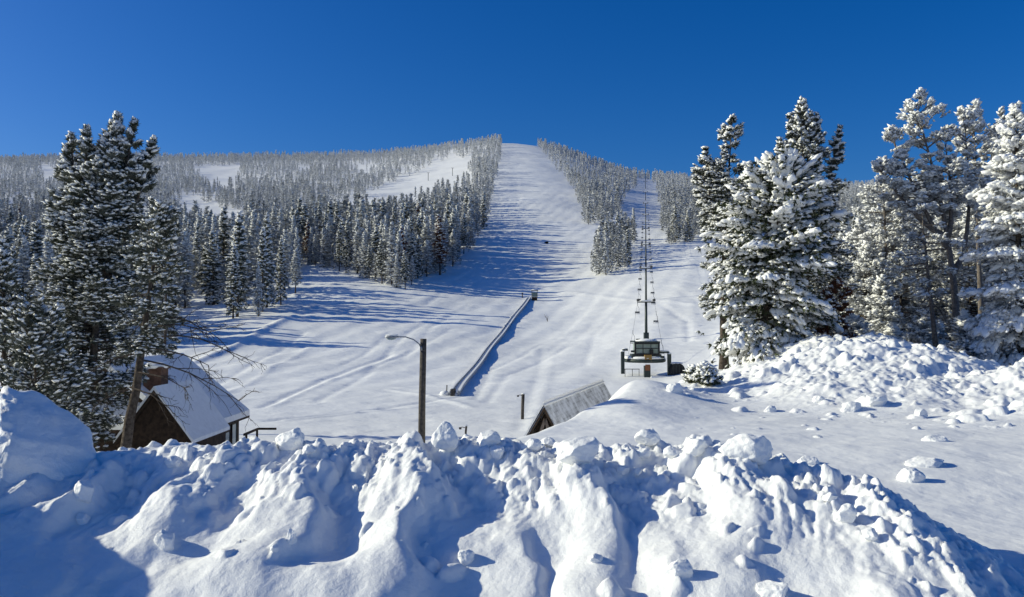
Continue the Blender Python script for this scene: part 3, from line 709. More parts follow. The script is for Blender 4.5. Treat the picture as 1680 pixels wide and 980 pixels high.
OPEN = [
 [(545, 340), (600, 315), (650, 296), (690, 279), (730, 264), (770, 254), (772, 306), (700, 338), (640, 357), (590, 370), (545, 376)],
 [(318, 273), (350, 270), (390, 272), (386, 300), (362, 316), (330, 309)],
 [(298, 320), (345, 333), (404, 352), (404, 412), (350, 402), (296, 375)],
 [(64, 273), (96, 271), (90, 304), (66, 308)], [(480, 275), (516, 270), (514, 285), (490, 289)], [(574, 272), (622, 264), (622, 279), (590, 288)],
 [(712, 262), (752, 254), (752, 268), (720, 277)], [(30, 378), (78, 374), (80, 425), (30, 425)], [(0, 324), (60, 322), (60, 345), (0, 350)], [(222, 360), (262, 352), (262, 384), (222, 392)],
 [(1043, 292), (1076, 292), (1082, 330), (1090, 370), (1092, 410), (1020, 410), (1000, 372), (1010, 362), (1032, 335)],
]
CLUMP = [(962, 452), (986, 457), (1012, 448), (1030, 436), (1040, 405), (1046, 392), (1010, 396), (985, 410)]
fr = np.random.default_rng(99)
cand = []
d = 125.0
while d < 1330:
    sp = 3.7 + 2.3 * float(sst(d, 200, 900))
    half_l, half_r = (CX + 330) / F * d, (2020 - CX) / F * d
    xs_ = np.arange(-half_l, half_r, sp); n = len(xs_)
    cand.append(np.stack([xs_ + fr.uniform(-.48, .48, n) * sp, d + fr.uniform(-.48, .48, n) * sp], 1)); d += sp
cand = np.concatenate(cand)
zz = ground(cand[:, 0], cand[:, 1])
cpx = CX + F * cand[:, 0] / cand[:, 1]; cpy = HZ - F * zz / cand[:, 1]
ok = cpy < ip(cpx, LB)
run = (cpx > ip(cpy, RUNL)) & (cpx < ip(cpy, RUNR)) & (cpx < 1085)
ok &= ~run
cl = inpoly(cpx, cpy, CLUMP)
ok |= cl
jx = cpx + 9 * vn2(cpx / 16, cpy / 9, 71); jy = cpy + 6 * vn2(cpx / 14, cpy / 9, 72)
for o_ in OPEN: ok &= ~inpoly(jx, jy, o_) | cl
ok &= ~((cpx < 495) & (cand[:, 1] < 270) & (fr.random(len(cand)) < .38))
ok &= ~((cpx > 1085) & (cpx < 2050) & (cand[:, 1] < 170))
dn = vn2(cand[:, 0] / 38, cand[:, 1] / 38, 77)
ok &= (fr.random(len(cand)) < np.clip(.80 + .45 * dn, .25, 1)) | cl
ok &= ~((cand[:, 1] > 1050) & (cpx > 790) & (cpx < 2050) & (fr.random(len(cand)) < .0))
cand = cand[ok]; zz = zz[ok]; cpx = cpx[ok]; cpy = cpy[ok]; cl = cl[ok]
hgt = fr.uniform(7.5, 16.5, len(cand)) * (1 + .18 * vn2(cand[:, 0] / 22, cand[:, 1] / 22, 78)) * (1 - .28 * sst(cand[:, 1], 350, 1000))
hgt *= np.where((cpx < 495) & (cand[:, 1] < 270), 1.28, np.where((cpx < 800) & (cand[:, 1] < 480), 1.18, 1))
hgt *= np.where(fr.random(len(cand)) < .22, fr.uniform(.45, .75, len(cand)), 1)
print('forest trees', len(cand))

# nearest ones that stand inside the frame become individual trees
inside = (cpx > -15) & (cpx < 1695)
vis = np.where(inside, hgt / cand[:, 1], 0)
# hidden ones (behind nearer trees) rank lower: count nearer trees in the same columns
order = np.argsort(cand[:, 1]); sky = np.full(1800, 1200.0); gain = np.zeros(len(cand))
for k in order:
    if not inside[k]: continue
    hpx = hgt[k] * F / cand[k, 1]; w = max(1, int(hpx * .14)); top = cpy[k] - hpx
    i0 = int(np.clip(cpx[k] - w + 20, 0, 1799)); i1 = int(np.clip(cpx[k] + w + 20, i0 + 1, 1800))
    gain[k] = np.sum(np.clip(np.minimum(sky[i0:i1], cpy[k]) - top, 0, None)); sky[i0:i1] = np.minimum(sky[i0:i1], top + hpx * .25)
pick = np.argsort(-gain)[:290]
VAR = []
for i in range(10):
    r_ = np.random.default_rng(300 + i)
    kind = i % 3
    W, C = tree(seed=300 + i, H=12.0, cb=(.04, .10, .22)[kind], Rad=(1.55, 1.75, 1.5)[kind], nl=84, per=7, tuft=.62, snow=(.92, .85, .72)[kind], prof=('cone', 'cone', 'col')[kind],
                e_top=48, e_low=-22 if kind < 2 else -8, r0=.14, blades=6, thick=.24, fan=.28, lean=(r_.uniform(-.3, .3), r_.uniform(-.3, .3)), wood=False, snowsize=.85)
    VAR.append((W.mesh('trunk', M['bark']), C.mesh('crown', [M['frostneedle'] if i % 2 else M['dustneedle'], M['tsnow']])))
VAR += [(VAR[q][0], VAR[q][1].copy()) for q in (2, 4)]
for q in (10, 11): VAR[q][1].materials[0] = M['deadneedle']
def stand_of(px, py, d, c_):
    if c_: return 'clump'
    if px < 492 and d < 262: return 'left'
    if px < 800 and d < 520 and px >= 492: return 'middle'
    if px < 492 and d < 520: return 'leftback'
    if px < 830: return 'upper'
    if px < 1070: return 'rightrun'
    if px < 1170: return 'rightlift'
    return 'rightback'
SG = {
 'clump': ('conifers in the small clump beside the lift line', 'clump beside the lift line'),
 'left': ('conifers in the near left stand', 'near left stand'),
 'middle': ('conifers in the big stand left of the main run', 'big stand left of the run'),
 'leftback': ('conifers behind the near left stand', 'woods behind the left stand'),
 'upper': ('conifers on the upper left mountainside', 'upper left mountainside woods'),
 'rightrun': ('conifers between the main run and the lift line', 'strip right of the run'),
 'rightlift': ('conifers right of the lift line', 'stand right of the lift'),
 'rightback': ('conifers on the hillside behind the right-hand trees', 'hillside behind the right trees')}
ORD = ['first', 'second', 'third', 'fourth', 'fifth', 'sixth', 'seventh', 'eighth', 'ninth', 'tenth', 'eleventh', 'twelfth', 'thirteenth', 'fourteenth', 'fifteenth', 'sixteenth', 'seventeenth', 'eighteenth', 'nineteenth', 'twentieth']
ORD += ['twenty-' + o for o in ORD[:9]] + ['thirtieth'] + ['thirty-' + o for o in ORD[:9]] + ['fortieth'] + ['forty-' + o for o in ORD[:9]]
st = {}
for k in pick: st.setdefault(stand_of(cpx[k], cpy[k], cand[k, 1], cl[k]), []).append(k)
for s_, ks in st.items():
    g, place_ = SG[s_]
    ks = sorted(ks, key=lambda k: cpx[k])
    # trees of the front row: nothing of the same stand stands clearly in front of them
    front = [k for k in ks if not any(abs(cpx[j] - cpx[k]) < 9 and cpy[j] > cpy[k] + 3 for j in ks if j != k)]
    for k in ks:
        if k in front:
            n_ = front.index(k)
            lab = f'{ORD[n_]} snowy conifer from left in front row of {place_}' if n_ < len(ORD) else f'snowy conifer at right end of the front row of {place_}'
        else: lab = f'snowy conifer standing behind front row of {place_}'
        o = thing('conifer', lab, 'conifer', (cand[k, 0], cand[k, 1], zz[k] - .25), fr.uniform(0, 6.28), g)
        sc = hgt[k] / 12; w = sc * fr.uniform(.8, 1.5); o.scale = (w, w, sc)
        i = int(fr.integers(0, 10)) if fr.random() > .045 or s_ in ('clump', 'rightlift') else int(fr.integers(10, 12))
        if i > 9: o['label'] = lab.replace('snowy conifer', 'rusty conifer'); o['label'] = o['label'].replace('standing behind', 'with dying needles behind')
        link('trunk', VAR[i][0], o); link('crown', VAR[i][1], o)

# all the rest of the woods as one mass
rest = np.setdiff1d(np.arange(len(cand)), pick)
FT = []
for i in range(8):
    W, C = tree(seed=500 + i, H=12.0, cb=.05 + .05 * (i % 3), Rad=1.35 + .12 * (i % 3), nl=26, per=2, tuft=1.15, snow=(.8, .7)[i % 2], prof='cone' if i % 3 else 'col', e_top=50, e_low=-20, r0=.12, blades=3, thick=.24,
                fan=.2, wood=False, hexa=False, wid=.2, snowsize=.75)
    FT.append((np.concatenate(C.v), np.concatenate(C.t), np.concatenate(C.m)))
mb = MB(); assign = fr.integers(0, 8, len(rest))
for i in range(8):
    k = rest[assign == i]; tv, tt, tm = FT[i]
    if not len(k): continue
    a_ = fr.uniform(0, 6.28, len(k)); sc = hgt[k] / 12; w = sc * fr.uniform(.8, 1.65, len(k))
    ca, sa = np.cos(a_)[:, None], np.sin(a_)[:, None]
    P = np.stack([(tv[None, :, 0] * ca - tv[None, :, 1] * sa) * w[:, None], (tv[None, :, 0] * sa + tv[None, :, 1] * ca) * w[:, None], tv[None, :, 2] * sc[:, None]], -1)
    P = P + np.stack([cand[k, 0], cand[k, 1], zz[k] - .3], 1)[:, None]
    mb.many(P, tt, np.tile(tm, len(k)), False)
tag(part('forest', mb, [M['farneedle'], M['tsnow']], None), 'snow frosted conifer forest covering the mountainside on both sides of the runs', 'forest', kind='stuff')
print('stuff tris', sum(len(q) for q in mb.t))

# ------------------------------------------------------------------ lodge on the left
def lodge():
    x0, xe, yn, yf, zr, ze = -19.1, -15.2, 40.0, 49.6, -2.13, -5.42
    g = -8.2
    B = thing('lodge', 'brown wooden lodge with steep snow covered roof and red chimney behind the leaning pine', 'lodge', (x0, yn, g))
    O = np.array([x0, yn, g])
    def L(*q): return np.array(q, float) - O
    hw = xe - x0
    m = MB()                                                        # walls: prism
    inn = .45
    prof = [(x0 - hw + inn, g), (x0 + hw - inn, g), (x0 + hw - inn, ze + .25), (x0, zr - .25), (x0 - hw + inn, ze + .25)]
    a_ = np.array([L(x, yn + .5, z) for x, z in prof]); b_ = np.array([L(x, yf - .5, z) for x, z in prof])
    tri = [(0, 1, 2), (0, 2, 3), (0, 3, 4)]
    t_ = tri + [tuple(5 + q for q in (c[0], c[2], c[1])) for c in tri]
    for i in range(5):
        j = (i + 1) % 5; t_ += [(i, 5 + i, 5 + j), (i, 5 + j, j)]
    m.add(np.vstack([a_, b_]), t_); part('wall', m, M['brownwood'], B)
    m = MB()
    for sg in (-1, 1):
        q = [L(x0, yn, zr), L(x0 + sg * hw, yn, ze), L(x0 + sg * hw, yf, ze), L(x0, yf, zr)]
        m.slab(q, .12, 1, (0, 0, -1)); m.slab([p + np.array([0, 0, .003]) for p in q], .32, 0, (0, 0, 1))
    rf = part('roof', m, [M['tsnow'], M['brownwood']], B)
    # gabled porch on the near right corner
    px_, pz, pw, ph, y0, y1 = -15.75, -3.0, 1.75, 2.35, 37.6, 42.5
    m = MB(); m.add([L(px_, y0 + .35, pz - .15), L(px_ - pw + .2, y0 + .35, pz - ph + .1), L(px_ + pw - .2, y0 + .35, pz - ph + .1), L(px_ - pw + .2, y0 + .35, g), L(px_ + pw - .2, y0 + .35, g),
           L(px_, y1, pz - .15), L(px_ - pw + .2, y1, pz - ph + .1), L(px_ + pw - .2, y1, pz - ph + .1), L(px_ - pw + .2, y1, g), L(px_ + pw - .2, y1, g)],
          [(0, 1, 2), (1, 3, 4), (1, 4, 2), (2, 4, 9), (2, 9, 7), (1, 6, 8), (1, 8, 3)])
    pg = part('porch', m, M['brownwood'], B)
    m = MB()
    for sg in (-1, 1):
        q = [L(px_, y0, pz), L(px_ + sg * pw, y0, pz - ph), L(px_ + sg * pw, y1, pz - ph), L(px_, y1, pz)]
        m.slab(q, .10, 1, (0, 0, -1)); m.slab([p + np.array([0, 0, .003]) for p in q], .16, 0, (0, 0, 1))
    part('porch_roof', m, [M['tsnow'], M['brownwood']], pg)
    m = MB()                                                        # low roof left of the porch, sloping to the front
    q = [L(-24.0, 39.2, -4.95), L(-17.2, 39.2, -4.95), L(-17.2, 41.8, -3.25), L(-24.0, 41.8, -3.25)]
    m.slab(q, .28, 0, (0, 0, 1)); m.slab([p - np.array([0, 0, .003]) for p in q], .12, 1, (0, 0, -1))
    part('front_roof', m, [M['tsnow'], M['brownwood']], B)
    m = MB(); m.box(L(-20.5, 41.0, (g - 4.6) / 2 - .1), (6.4, 2.2, -4.6 - g - .4)); part('front_wall', m, M['brownwood'], B)
    m = MB(); m.box(L(-17.2, 41.3, -3.35), (.85, .85, 2.2)); m.box(L(-17.2, 41.3, -2.22), (1.0, 1.0, .12))
    ch = part('chimney', m, M['brick'], B)
    m = MB(); v_ = I2[0] * np.array([.62, .62, .2]); m.add(v_ + L(-17.2, 41.3, -2.14), I2[1], 0, True); part('snow_cap', m, M['tsnow'], ch)
    # windows along the right-hand wall
    for k in range(7):
        yy = 41.2 + k * 1.15; xw = xe - inn
        m = MB()
        for dy in (-.42, .42): m.box(L(xw + .03, yy + dy, -6.35), (.10, .09, 1.3))
        for dz in (-.65, .65): m.box(L(xw + .03, yy, -6.35 + dz), (.10, .93, .09))
        w = part('window', m, M['brownwood'], B)
        m = MB(); m.box(L(xw + .02, yy, -6.35), (.05, .75, 1.22)); part('pane', m, M['glass'], w)
    m = MB()
    for yy in (47.4, 49.4): m.box(L(-14.7, yy, -6.9), (.1, .1, 1.4))
    m.box(L(-14.7, 48.3, -6.2), (.09, 2.6, .12)); m.box(L(-14.15, 49.6, -6.2), (1.0, .1, .12))
    part('deck_rail', m, M['brownwood'], B)
lodge()

# ------------------------------------------------------------------ small shingled hut
def hut():
    d1 = 40.0; z = -(665 - HZ) / F * d1; d2 = -z * F / (627 - HZ)
    A = np.array([(893 - CX) / F * d1, d1, z]); Bp = np.array([(990 - CX) / F * d2, d2, z])
    g = -7.7
    B = thing('hut', 'small steep-roofed hut with snow dusted shingles half buried behind the bank', 'hut', tuple(A[:2]) + (g,))
    O = np.array([A[0], A[1], g]); ax = unit(Bp - A); lat = np.array([ax[1], -ax[0], 0.])
    pit = math.tan(R(60)); w = 2.1
    Ln = np.linalg.norm(Bp - A)
    def P(s, l, dz): return A + ax * s + lat * l + np.array([0, 0, dz]) - O
    m = MB()
    uvq = []
    for sg in (-1, 1):
        q = [P(0, 0, 0), P(0, sg * w, -w * pit), P(Ln, sg * w, -w * pit), P(Ln, 0, 0)]
        m.slab(q, .10, 0, tuple(np.array([0, 0, -1.])))
    o = part('roof', m, M['shsnow'], B)
    me = o.data; uv = me.uv_layers.new(name='UVMap')
    axl = ax
    for lp in me.loops:
        c = np.array(me.vertices[lp.vertex_index].co) - (A - O)
        uv.data[lp.index].uv = (float(c @ axl), float(np.hypot(c @ lat, c[2])))
    m = MB(); m.tube([P(-.02, 0, .02), P(Ln + .02, 0, .02)], .07, 6); part('ridge_cap', m, M['tsnow'], o)
    m = MB(); sn = MB()                                              # white snow on the sunny left slope and along the verges
    sn.slab([P(-.05, -.02, .06), P(-.05, -w, -w * pit + .06), P(Ln, -w, -w * pit + .06), P(Ln, -.02, .06)], .16, 0, (0, 0, 1))
    part('roof_snow', sn, M['tsnow'], o)
    m = MB()
    for sg in (-1, 1):
        m.slab([P(-.10, 0, -.08), P(-.10, sg * w, -w * pit - .08), P(-.03, sg * w, -w * pit - .08), P(-.03, 0, -.08)], .20, 0, (0, 0, -1))
    part('verge_board', m, M['brownwood'], B)
    m = MB(); q = [P(.35, 0, -.3), P(.35, -w + .15, -w * pit + .1), P(.35, w - .15, -w * pit + .1)]
    q2 = [P(Ln - .2, 0, -.3), P(Ln - .2, -w + .15, -w * pit + .1), P(Ln - .2, w - .15, -w * pit + .1)]
    m.add(np.array(q), [(0, 1, 2)]); part('gable_wall', m, M['brownwood'], B); m = MB(); m.add(np.array(q2), [(0, 2, 1)]); part('gable_wall', m, M['brownwood'], B)
    m = MB()
    m.slab([P(.20, -.55, -2.6), P(.20, .55, -2.6), P(.20, .04, -.85), P(.20, -.04, -.85)], .10, 0, tuple(ax)); part('opening', m, M['dark'], B)
    m = MB()
    for sg in (-1, 1):
        m.slab([P(.10, sg * .06, -.62), P(.10, sg * .75, -2.6), P(.18, sg * .75, -2.6), P(.18, sg * .06, -.62)], .15, 0, tuple(-lat * sg))
    part('inner_trim', m, M['tan'], B)
hut()

# ------------------------------------------------------------------ lamp post and small posts
def lamp_post():
    d = 45.0; p = wpt(692, d); top = (HZ - 556) / F * d - p.z
    B = thing('street_lamp', 'tall wooden lamp post with a curved arm and cobra head, standing behind the bank', 'street lamp', p)
    m = MB(); m.tube([(0, 0, -.4), (.03, 0, top * .5), (.09, 0, top)], [.20, .18, .165], 12); part('pole', m, M['pole'], B)
    pts = [(.0, -.05, top - .55), (-.12, -.05, top - .28), (-.42, -.05, top - .04), (-.85, -.05, top + .10), (-1.25, -.05, top + .10)]
    m = MB(); m.tube(pts, .032, 8); m.tube([(.02, -.2, top - .62), (.02, -.2, top - .40)], .03, 6); ar = part('arm', m, M['galv'], B)
    v_ = I2[0] * np.array([.42, .17, .10]); v_[:, 2] = np.where(v_[:, 2] < 0, v_[:, 2] * .5, v_[:, 2])
    m = MB(); m.add(v_ + np.array([-1.55, -.05, top + .08]), I2[1], 0, True); hd = part('lamp_head', m, M['galv'], B)
    m = MB(); v_ = I2[0] * np.array([.26, .13, .09]); m.add(v_ + np.array([-1.60, -.05, top + .02]), I2[1], 0, True); part('lens', m, M['glass'], hd)
    m = MB(); v_ = I2[0] * np.array([.36, .15, .06]); m.add(v_ + np.array([-1.55, -.05, top + .18]), I2[1], 0, True); part('snow_cap', m, M['tsnow'], hd)
lamp_post()
def small_post(px, pyb, pyt, d, w, lab, arm):
    x = (px - CX) / F * d; zb = float(ground(x, d)); p = Vector((x, d, zb)); h = (HZ - pyt) / F * d - zb
    B = thing('post', lab, 'post', p)
    m = MB(); m.tube([(0, 0, -.3), (.02, 0, h * .5), (.06, 0, h)], w, 10); part('pole', m, M['pole'], B)
    m = MB(); m.tube([(.04, -w, h - .15), (-.2, -w, h - .08), (-.3, -w, h - .1)], .025, 6); m.box((-.34, -w, h - .16), (.16, .12, .13)); part('lamp', m, M['pole'], B)
    m = MB(); m.add(I2[0] * np.array([w * 1.1, w * 1.1, .06]) + np.array([.06, 0, h]), I2[1], 0, True); part('snow_cap', m, M['tsnow'], B)
small_post(857, 680, 646, 67, .13, 'short dark post with a tiny lamp, just left above the shingled hut', 1)
small_post(764, 720, 698, 56, .07, 'thin grey post with a small lamp peeking over the bank crest', 1)

# ------------------------------------------------------------------ covered conveyor running up the beginner slope
def conveyor():
    A = hit(745, 649); Bp = hit(868, 490)
    n = 60
    cp = [hit(745 + 123 * f_, 649 - 159 * f_) for f_ in np.linspace(0, 1, 13)]
    yk = np.array([q.y for q in cp]); xk = np.array([q.x for q in cp])
    ys_ = np.linspace(A.y, Bp.y, n); pf = np.polyfit(yk, xk, 3); xs_ = np.polyval(pf, ys_); zs_ = ground(xs_, ys_)
    k = np.ones(9) / 9; zs_ = np.convolve(np.pad(zs_, 4, mode='reflect', reflect_type='odd'), k, 'valid')
    T = thing('ski_conveyor', 'long straight conveyor lift running up the slope with snow on its belt', 'ski conveyor', A)
    P = np.stack([xs_ - A.x, ys_ - A.y, zs_ - A.z], 1)
    dxy = unit(np.array([Bp.x - A.x, Bp.y - A.y, 0])); lat = np.array([dxy[1], -dxy[0], 0])
    def strip(l0, l1, z0, z1):
        m = MB(); q = [P + lat * l0 + [0, 0, z0], P + lat * l1 + [0, 0, z0], P + lat * l1 + [0, 0, z1], P + lat * l0 + [0, 0, z1]]
        v_ = np.stack(q, 1).reshape(-1, 3); t_ = []
        for i in range(n - 1):
            for j in range(4):
                a_, b_, c_, d_ = i * 4 + j, i * 4 + (j + 1) % 4, (i + 1) * 4 + (j + 1) % 4, (i + 1) * 4 + j
                t_ += [(a_, b_, c_), (a_, c_, d_)]
        t_ += [(0, 2, 1), (0, 3, 2), (n * 4 - 4, n * 4 - 3, n * 4 - 2), (n * 4 - 4, n * 4 - 2, n * 4 - 1)]
        return m.add(v_, t_)
    part('belt', strip(-.30, .30, -.3, .22), M['tsnow'], T)
    part('side_wall', strip(-.52, -.33, -.4, .40), M['galv'], T)
    part('side_wall', strip(.33, .55, -.4, .44), M['galv'], T)
    m = MB(); m.box((-.1, .2, .3), (1.1, .4, .7), math.atan2(-lat[0], lat[1])); part('lower_frame', m, M['pole'], T)
    part('snow_edge', strip(.31, .58, .445, .52), M['tsnow'], T)
    part('snow_edge', strip(-.54, -.31, .405, .46), M['tsnow'], T)
    # upper shelter
    q = hit(877, 493); B = thing('lift_booth', 'tiny booth with a dark frame and snowy roof at the top of the conveyor', 'booth', q)
    m = MB(); m.box((0, 0, .35), (1.5, 1.2, 1.1)); part('base', m, M['brownwood'], B)
    m = MB()
    for sx in (-.75, .75):
        for sy in (-.55, .55): m.box((sx, sy, 1.75), (.13, .13, 1.9))
    part('frame', m, M['pole'], B)
    m = MB(); m.box((0, 0, 1.6), (1.3, .95, 1.2)); part('cabin', m, M['panel'], B)
    m = MB(); m.box((0, 0, 2.78), (1.9, 1.6, .14)); m.add(I2[0] * np.array([.95, .8, .22]) + [0, 0, 2.9], I2[1], 1, True); part('roof', m, [M['brownwood'], M['tsnow']], B)
    q = hit(857, 489); m = MB(); m.tube([(0, 0, -.2), (0, 0, 1.3)], .14, 8); m.box((0, 0, 1.35), (.4, .3, .3))
    solo('marker_post', m, M['pole'], 'dark marker post left of the tiny booth at the conveyor top', 'post', q)
    q = hit(733, 648); m = MB(); m.tube([(0, 0, -.2), (.03, 0, 1.0)], .06, 6)
    m.add(I2[0] * np.array([.5, .4, .35]) + [-.2, 0, .1], I2[1], 1, True)
    solo('marker_stake', m, [M['pole'], M['tsnow']], 'short stake in a small snow heap at the bottom of the conveyor', 'stake', q)
conveyor()
q = hit(897, 400); m = MB(); m.add(I2[0] * np.array([.9, .7, .6]) * (1 + .2 * rng.normal(size=(len(I2[0]), 1))) + [0, 0, .4], I2[1], 0, True)
solo('boulder', m, M['dark'], 'small dark rock alone in the middle of the main ski run', 'rock', q)
q = hit(898, 528); m = MB(); r = np.random.default_rng(2)
for k in range(7):
    a_ = r.uniform(0, 6.28); m.tube([(0, 0, 0), (math.cos(a_) * .3, math.sin(a_) * .3, .9), (math.cos(a_) * .9, math.sin(a_) * .5, r.uniform(1.2, 2.0))], [.05, .03, .015], 5)
solo('sapling', m, M['greybark'], 'bare twiggy sapling alone on the slope right of the conveyor', 'sapling', q)

# ------------------------------------------------------------------ chairlift
LX = (1060 - CX) / F
def gz(y, dx=0): return float(ground(LX * y + dx, y))
def lift():
    y0 = 108.0; g = gz(y0); x0 = LX * y0
    def q(px): return (px - 1060) / F * y0
    def zz_(py): return (HZ - py) / F * y0 - g
    B = thing('lift_terminal', 'dark green chairlift bottom terminal with a windowed drive house on top', 'chairlift terminal', (x0, y0, g))
    m = MB(); m.box((q(1060), -.6, zz_(612) - .4), (.78, .6, zz_(597) - zz_(627) + .4)); fp = part('front_post', m, M['green'], B)
    m = MB(); m.box((q(1060.5), -.93, zz_(602.5)), (.62, .05, .75)); part('sign_plate', m, M['orange'], fp)
    m = MB(); zb = zz_(592)                                           # bullwheel seen edge-on
    th = np.arange(32) / 32 * 2 * np.pi; rr = q(1092)
    ring = [(math.cos(a_) * rr, 2.0 + math.sin(a_) * rr, 0) for a_ in th]
    pts = np.array(ring + [ring[0], ring[1]]) + [q(1061), 0, zb]; m.tube(pts, .27, 8, cap=False)
    for a_ in th[::8]: m.tube([(q(1061), 2.0, zb), (q(1061) + math.cos(a_) * rr, 2 + math.sin(a_) * rr, zb)], .09, 6)
    part('bullwheel', m, M['green'], B)
    m = MB(); m.tube(pts + [0, 0, .33], .2, 8, cap=False); part('bullwheel_snow', m, M['tsnow'], B)
    m = MB(); m.box((q(1062), -.4, zz_(588)), (.9, .5, .9)); part('motor_cover', m, M['yellow'], B)
    m = MB(); m.box((q(1061), 1.2, zz_(583.2)), (q(1085) - q(1037), 2.4, .28)); m.box((q(1043), .2, zz_(586)), (1.1, .3, .3)); m.box((q(1083), .2, zz_(586)), (1.0, .3, .3)); part('house_beam', m, M['green'], B)
    x1, x2, z1, z2 = q(1042), q(1081), zz_(581.5), zz_(563.5); cx, cz = (x1 + x2) / 2, (z1 + z2) / 2
    m = MB(); m.box((cx, 1.2, cz), (x2 - x1 - .1, 2.2, z2 - z1 - .1)); h = part('drive_house', m, M['panel'], B)
    m = MB()
    for z in (z1, z2): m.box((cx, .06, z), (x2 - x1 + .22, .16, .2))
    for x in (x1, x2): m.box((x, .06, cz), (.2, .155, z2 - z1 + .2))
    m.box((cx, .07, cz + .05), (x2 - x1, .08, .09))
    for f_ in (.33, .66): m.box((x1 + (x2 - x1) * f_, .075, cz), (.07, .07, z2 - z1))
    m.box((x1 + (x2 - x1) * .68, .0, cz - .35), (.45, .2, .55)); part('window_frame', m, M['blackrub'], h)
    m = MB(); m.box((cx, 1.2, z2 + .17), (x2 - x1 + .3, 2.6, .14)); m.box((q(1049), 1.2, z2 + .36), (.45, .5, .4)); rf = part('roof', m, M['green'], h)
    m = MB(); m.add(I2[0] * np.array([1.45, 1.2, .28]) + [cx + .1, 1.2, z2 + .3], I2[1], 0, True); part('snow_cap', m, M['tsnow'], rf)
    for (pxx, ya, yb, ww) in ((1022.3, 577, 606, .42), (1099, 581, 613, .44)):
        m = MB(); m.box((q(pxx), .6, (zz_(ya) + zz_(yb)) / 2 - .3), (ww, .5, zz_(ya) - zz_(yb) + .6)); sp = part('side_post', m, M['green'], B)
        m = MB(); m.add(I2[0] * np.array([.3, .32, .12]) + [q(pxx), .6, zz_(ya) + .04], I2[1], 0, True); part('snow_cap', m, M['tsnow'], sp)
    for (a_, b_, py) in ((1022, 1031, 574.5), (1036, 1042, 577), (1081, 1099, 578.5)):
        m = MB(); m.box(((q(a_) + q(b_)) / 2, .6, zz_(py)), (q(b_) - q(a_), .35, .22)); m.add(I2[0] * np.array([(q(b_) - q(a_)) / 2, .2, .1]) + [(q(a_) + q(b_)) / 2, .6, zz_(py) + .15], I2[1], 1, True)
        part('side_beam', m, [M['green'], M['tsnow']], B)
    m = MB(); m.tube([(q(1024), .5, zz_(606)), (q(1050), .5, zz_(606))], .05, 6)
    for pxx in (1026, 1038, 1049): m.tube([(q(pxx), .5, zz_(606)), (q(pxx), .5, -.4)], .035, 6)
    part('gate', m, M['blackrub'], B)
    m = MB(); m.box((q(1084), -.2, -.15), (3.2, 2.6, .5), 0, 0, .9); part('loading_deck', m, M['slope'], B)
    # cable drum standing to the right
    D_ = thing('lift_shed', 'black ribbed drum-like shed standing right of the lift terminal', 'shed', (x0 + q(1111), y0 + .5, g))
    m = MB(); m.tube([(0, -.7, .75), (0, .7, .75)], .95, 20, smooth=False); m.box((0, 0, .3), (1.5, 1.3, .7)); part('body', m, M['blackrub'], D_)
    m = MB()
    for k in range(4): m.box((-.6 + .4 * k, -.73, .75), (.08, .06, 1.5))
    part('rib', m, M['green'], D_)
    m = MB(); m.add(I2[0] * np.array([.85, .75, .16]) + [0, 0, 1.66], I2[1], 0, True); part('snow_cap', m, M['tsnow'], D_)
    # towers
    TW = [(150, 495, 'first'), (215, 440, 'second'), (285, 401, 'third'), (360, 375, 'fourth'), (440, 352, 'fifth'), (530, 333, 'sixth'), (630, 316, 'seventh'), (730, 299, 'eighth'), (830, 285, 'ninth')]
    gauge = 1.4; tops = [(y0 + 2, g + zb, rr)]
    for y, py, nm in TW:
        zt = (HZ - py) / F * y; gg = gz(y); h = max(zt - gg, 6.2)
        T = thing('lift_tower', f'{nm} green chairlift tower counted up from the bottom terminal', 'lift tower', (LX * y, y, gg), 0, 'chairlift towers')
        rr_ = .26
        m = MB(); m.tube([(0, 0, -.5), (0, 0, h * .5), (0, 0, h)], [rr_, rr_ * .9, rr_ * .8], 12); part('mast', m, M['green'], T)
        if nm == 'first': m = MB(); m.box((0, 0, .5), (.85, .85, 1.6)); part('footing', m, M['green'], T)
        m = MB(); m.box((0, 0, h - .1), (gauge * 2 + .3, .2, .18)); ca = part('crossarm', m, M['green'], T)
        for sx in (-gauge, gauge):
            m = MB(); m.box((sx, 0, h + .12), (.14, 2.4, .16))
            for k in range(4): m.tube([(sx - .09, -.9 + k * .6, h + .28), (sx + .09, -.9 + k * .6, h + .28)], .2, 10)
            part('sheave_train', m, M['blackrub'], ca)
        m = MB(); m.add(I2[0] * np.array([gauge * .8, .3, .16]) + [0, 0, h + .1], I2[1], 0, True); part('snow_cap', m, M['tsnow'], ca)
        m = MB()
        for k in range(int(h / .5)): m.tube([(-.16, -rr_ * .95, .6 + k * .5), (.16, -rr_ * .95, .6 + k * .5)], .02, 4)
        part('ladder', m, M['blackrub'], T)
        tops.append((y, gg + h + .48, gauge))
    cm = {}
    for side, sd in ((-1, 'left'), (1, 'right')):
        pts = []
        for (ya, za, ga), (yb, zb_, gb) in zip(tops[:-1], tops[1:]):
            for k in range(10):
                f_ = k / 10; pts.append((LX * (ya + (yb - ya) * f_) + side * (ga + (gb - ga) * f_), ya + (yb - ya) * f_, za + (zb_ - za) * f_ - .012 * (yb - ya) * 4 * f_ * (1 - f_)))
        ye, ze, ge = tops[-1]; pts.append((LX * ye + side * ge, ye, ze)); pts = np.array(pts)
        m = MB(); m.tube(pts - pts[0], .016, 5)
        solo('haul_cable', m, M['blackrub'], f'thin {sd} haul cable of the chairlift running from terminal to towers', 'cable', pts[0])
        cm[side] = pts
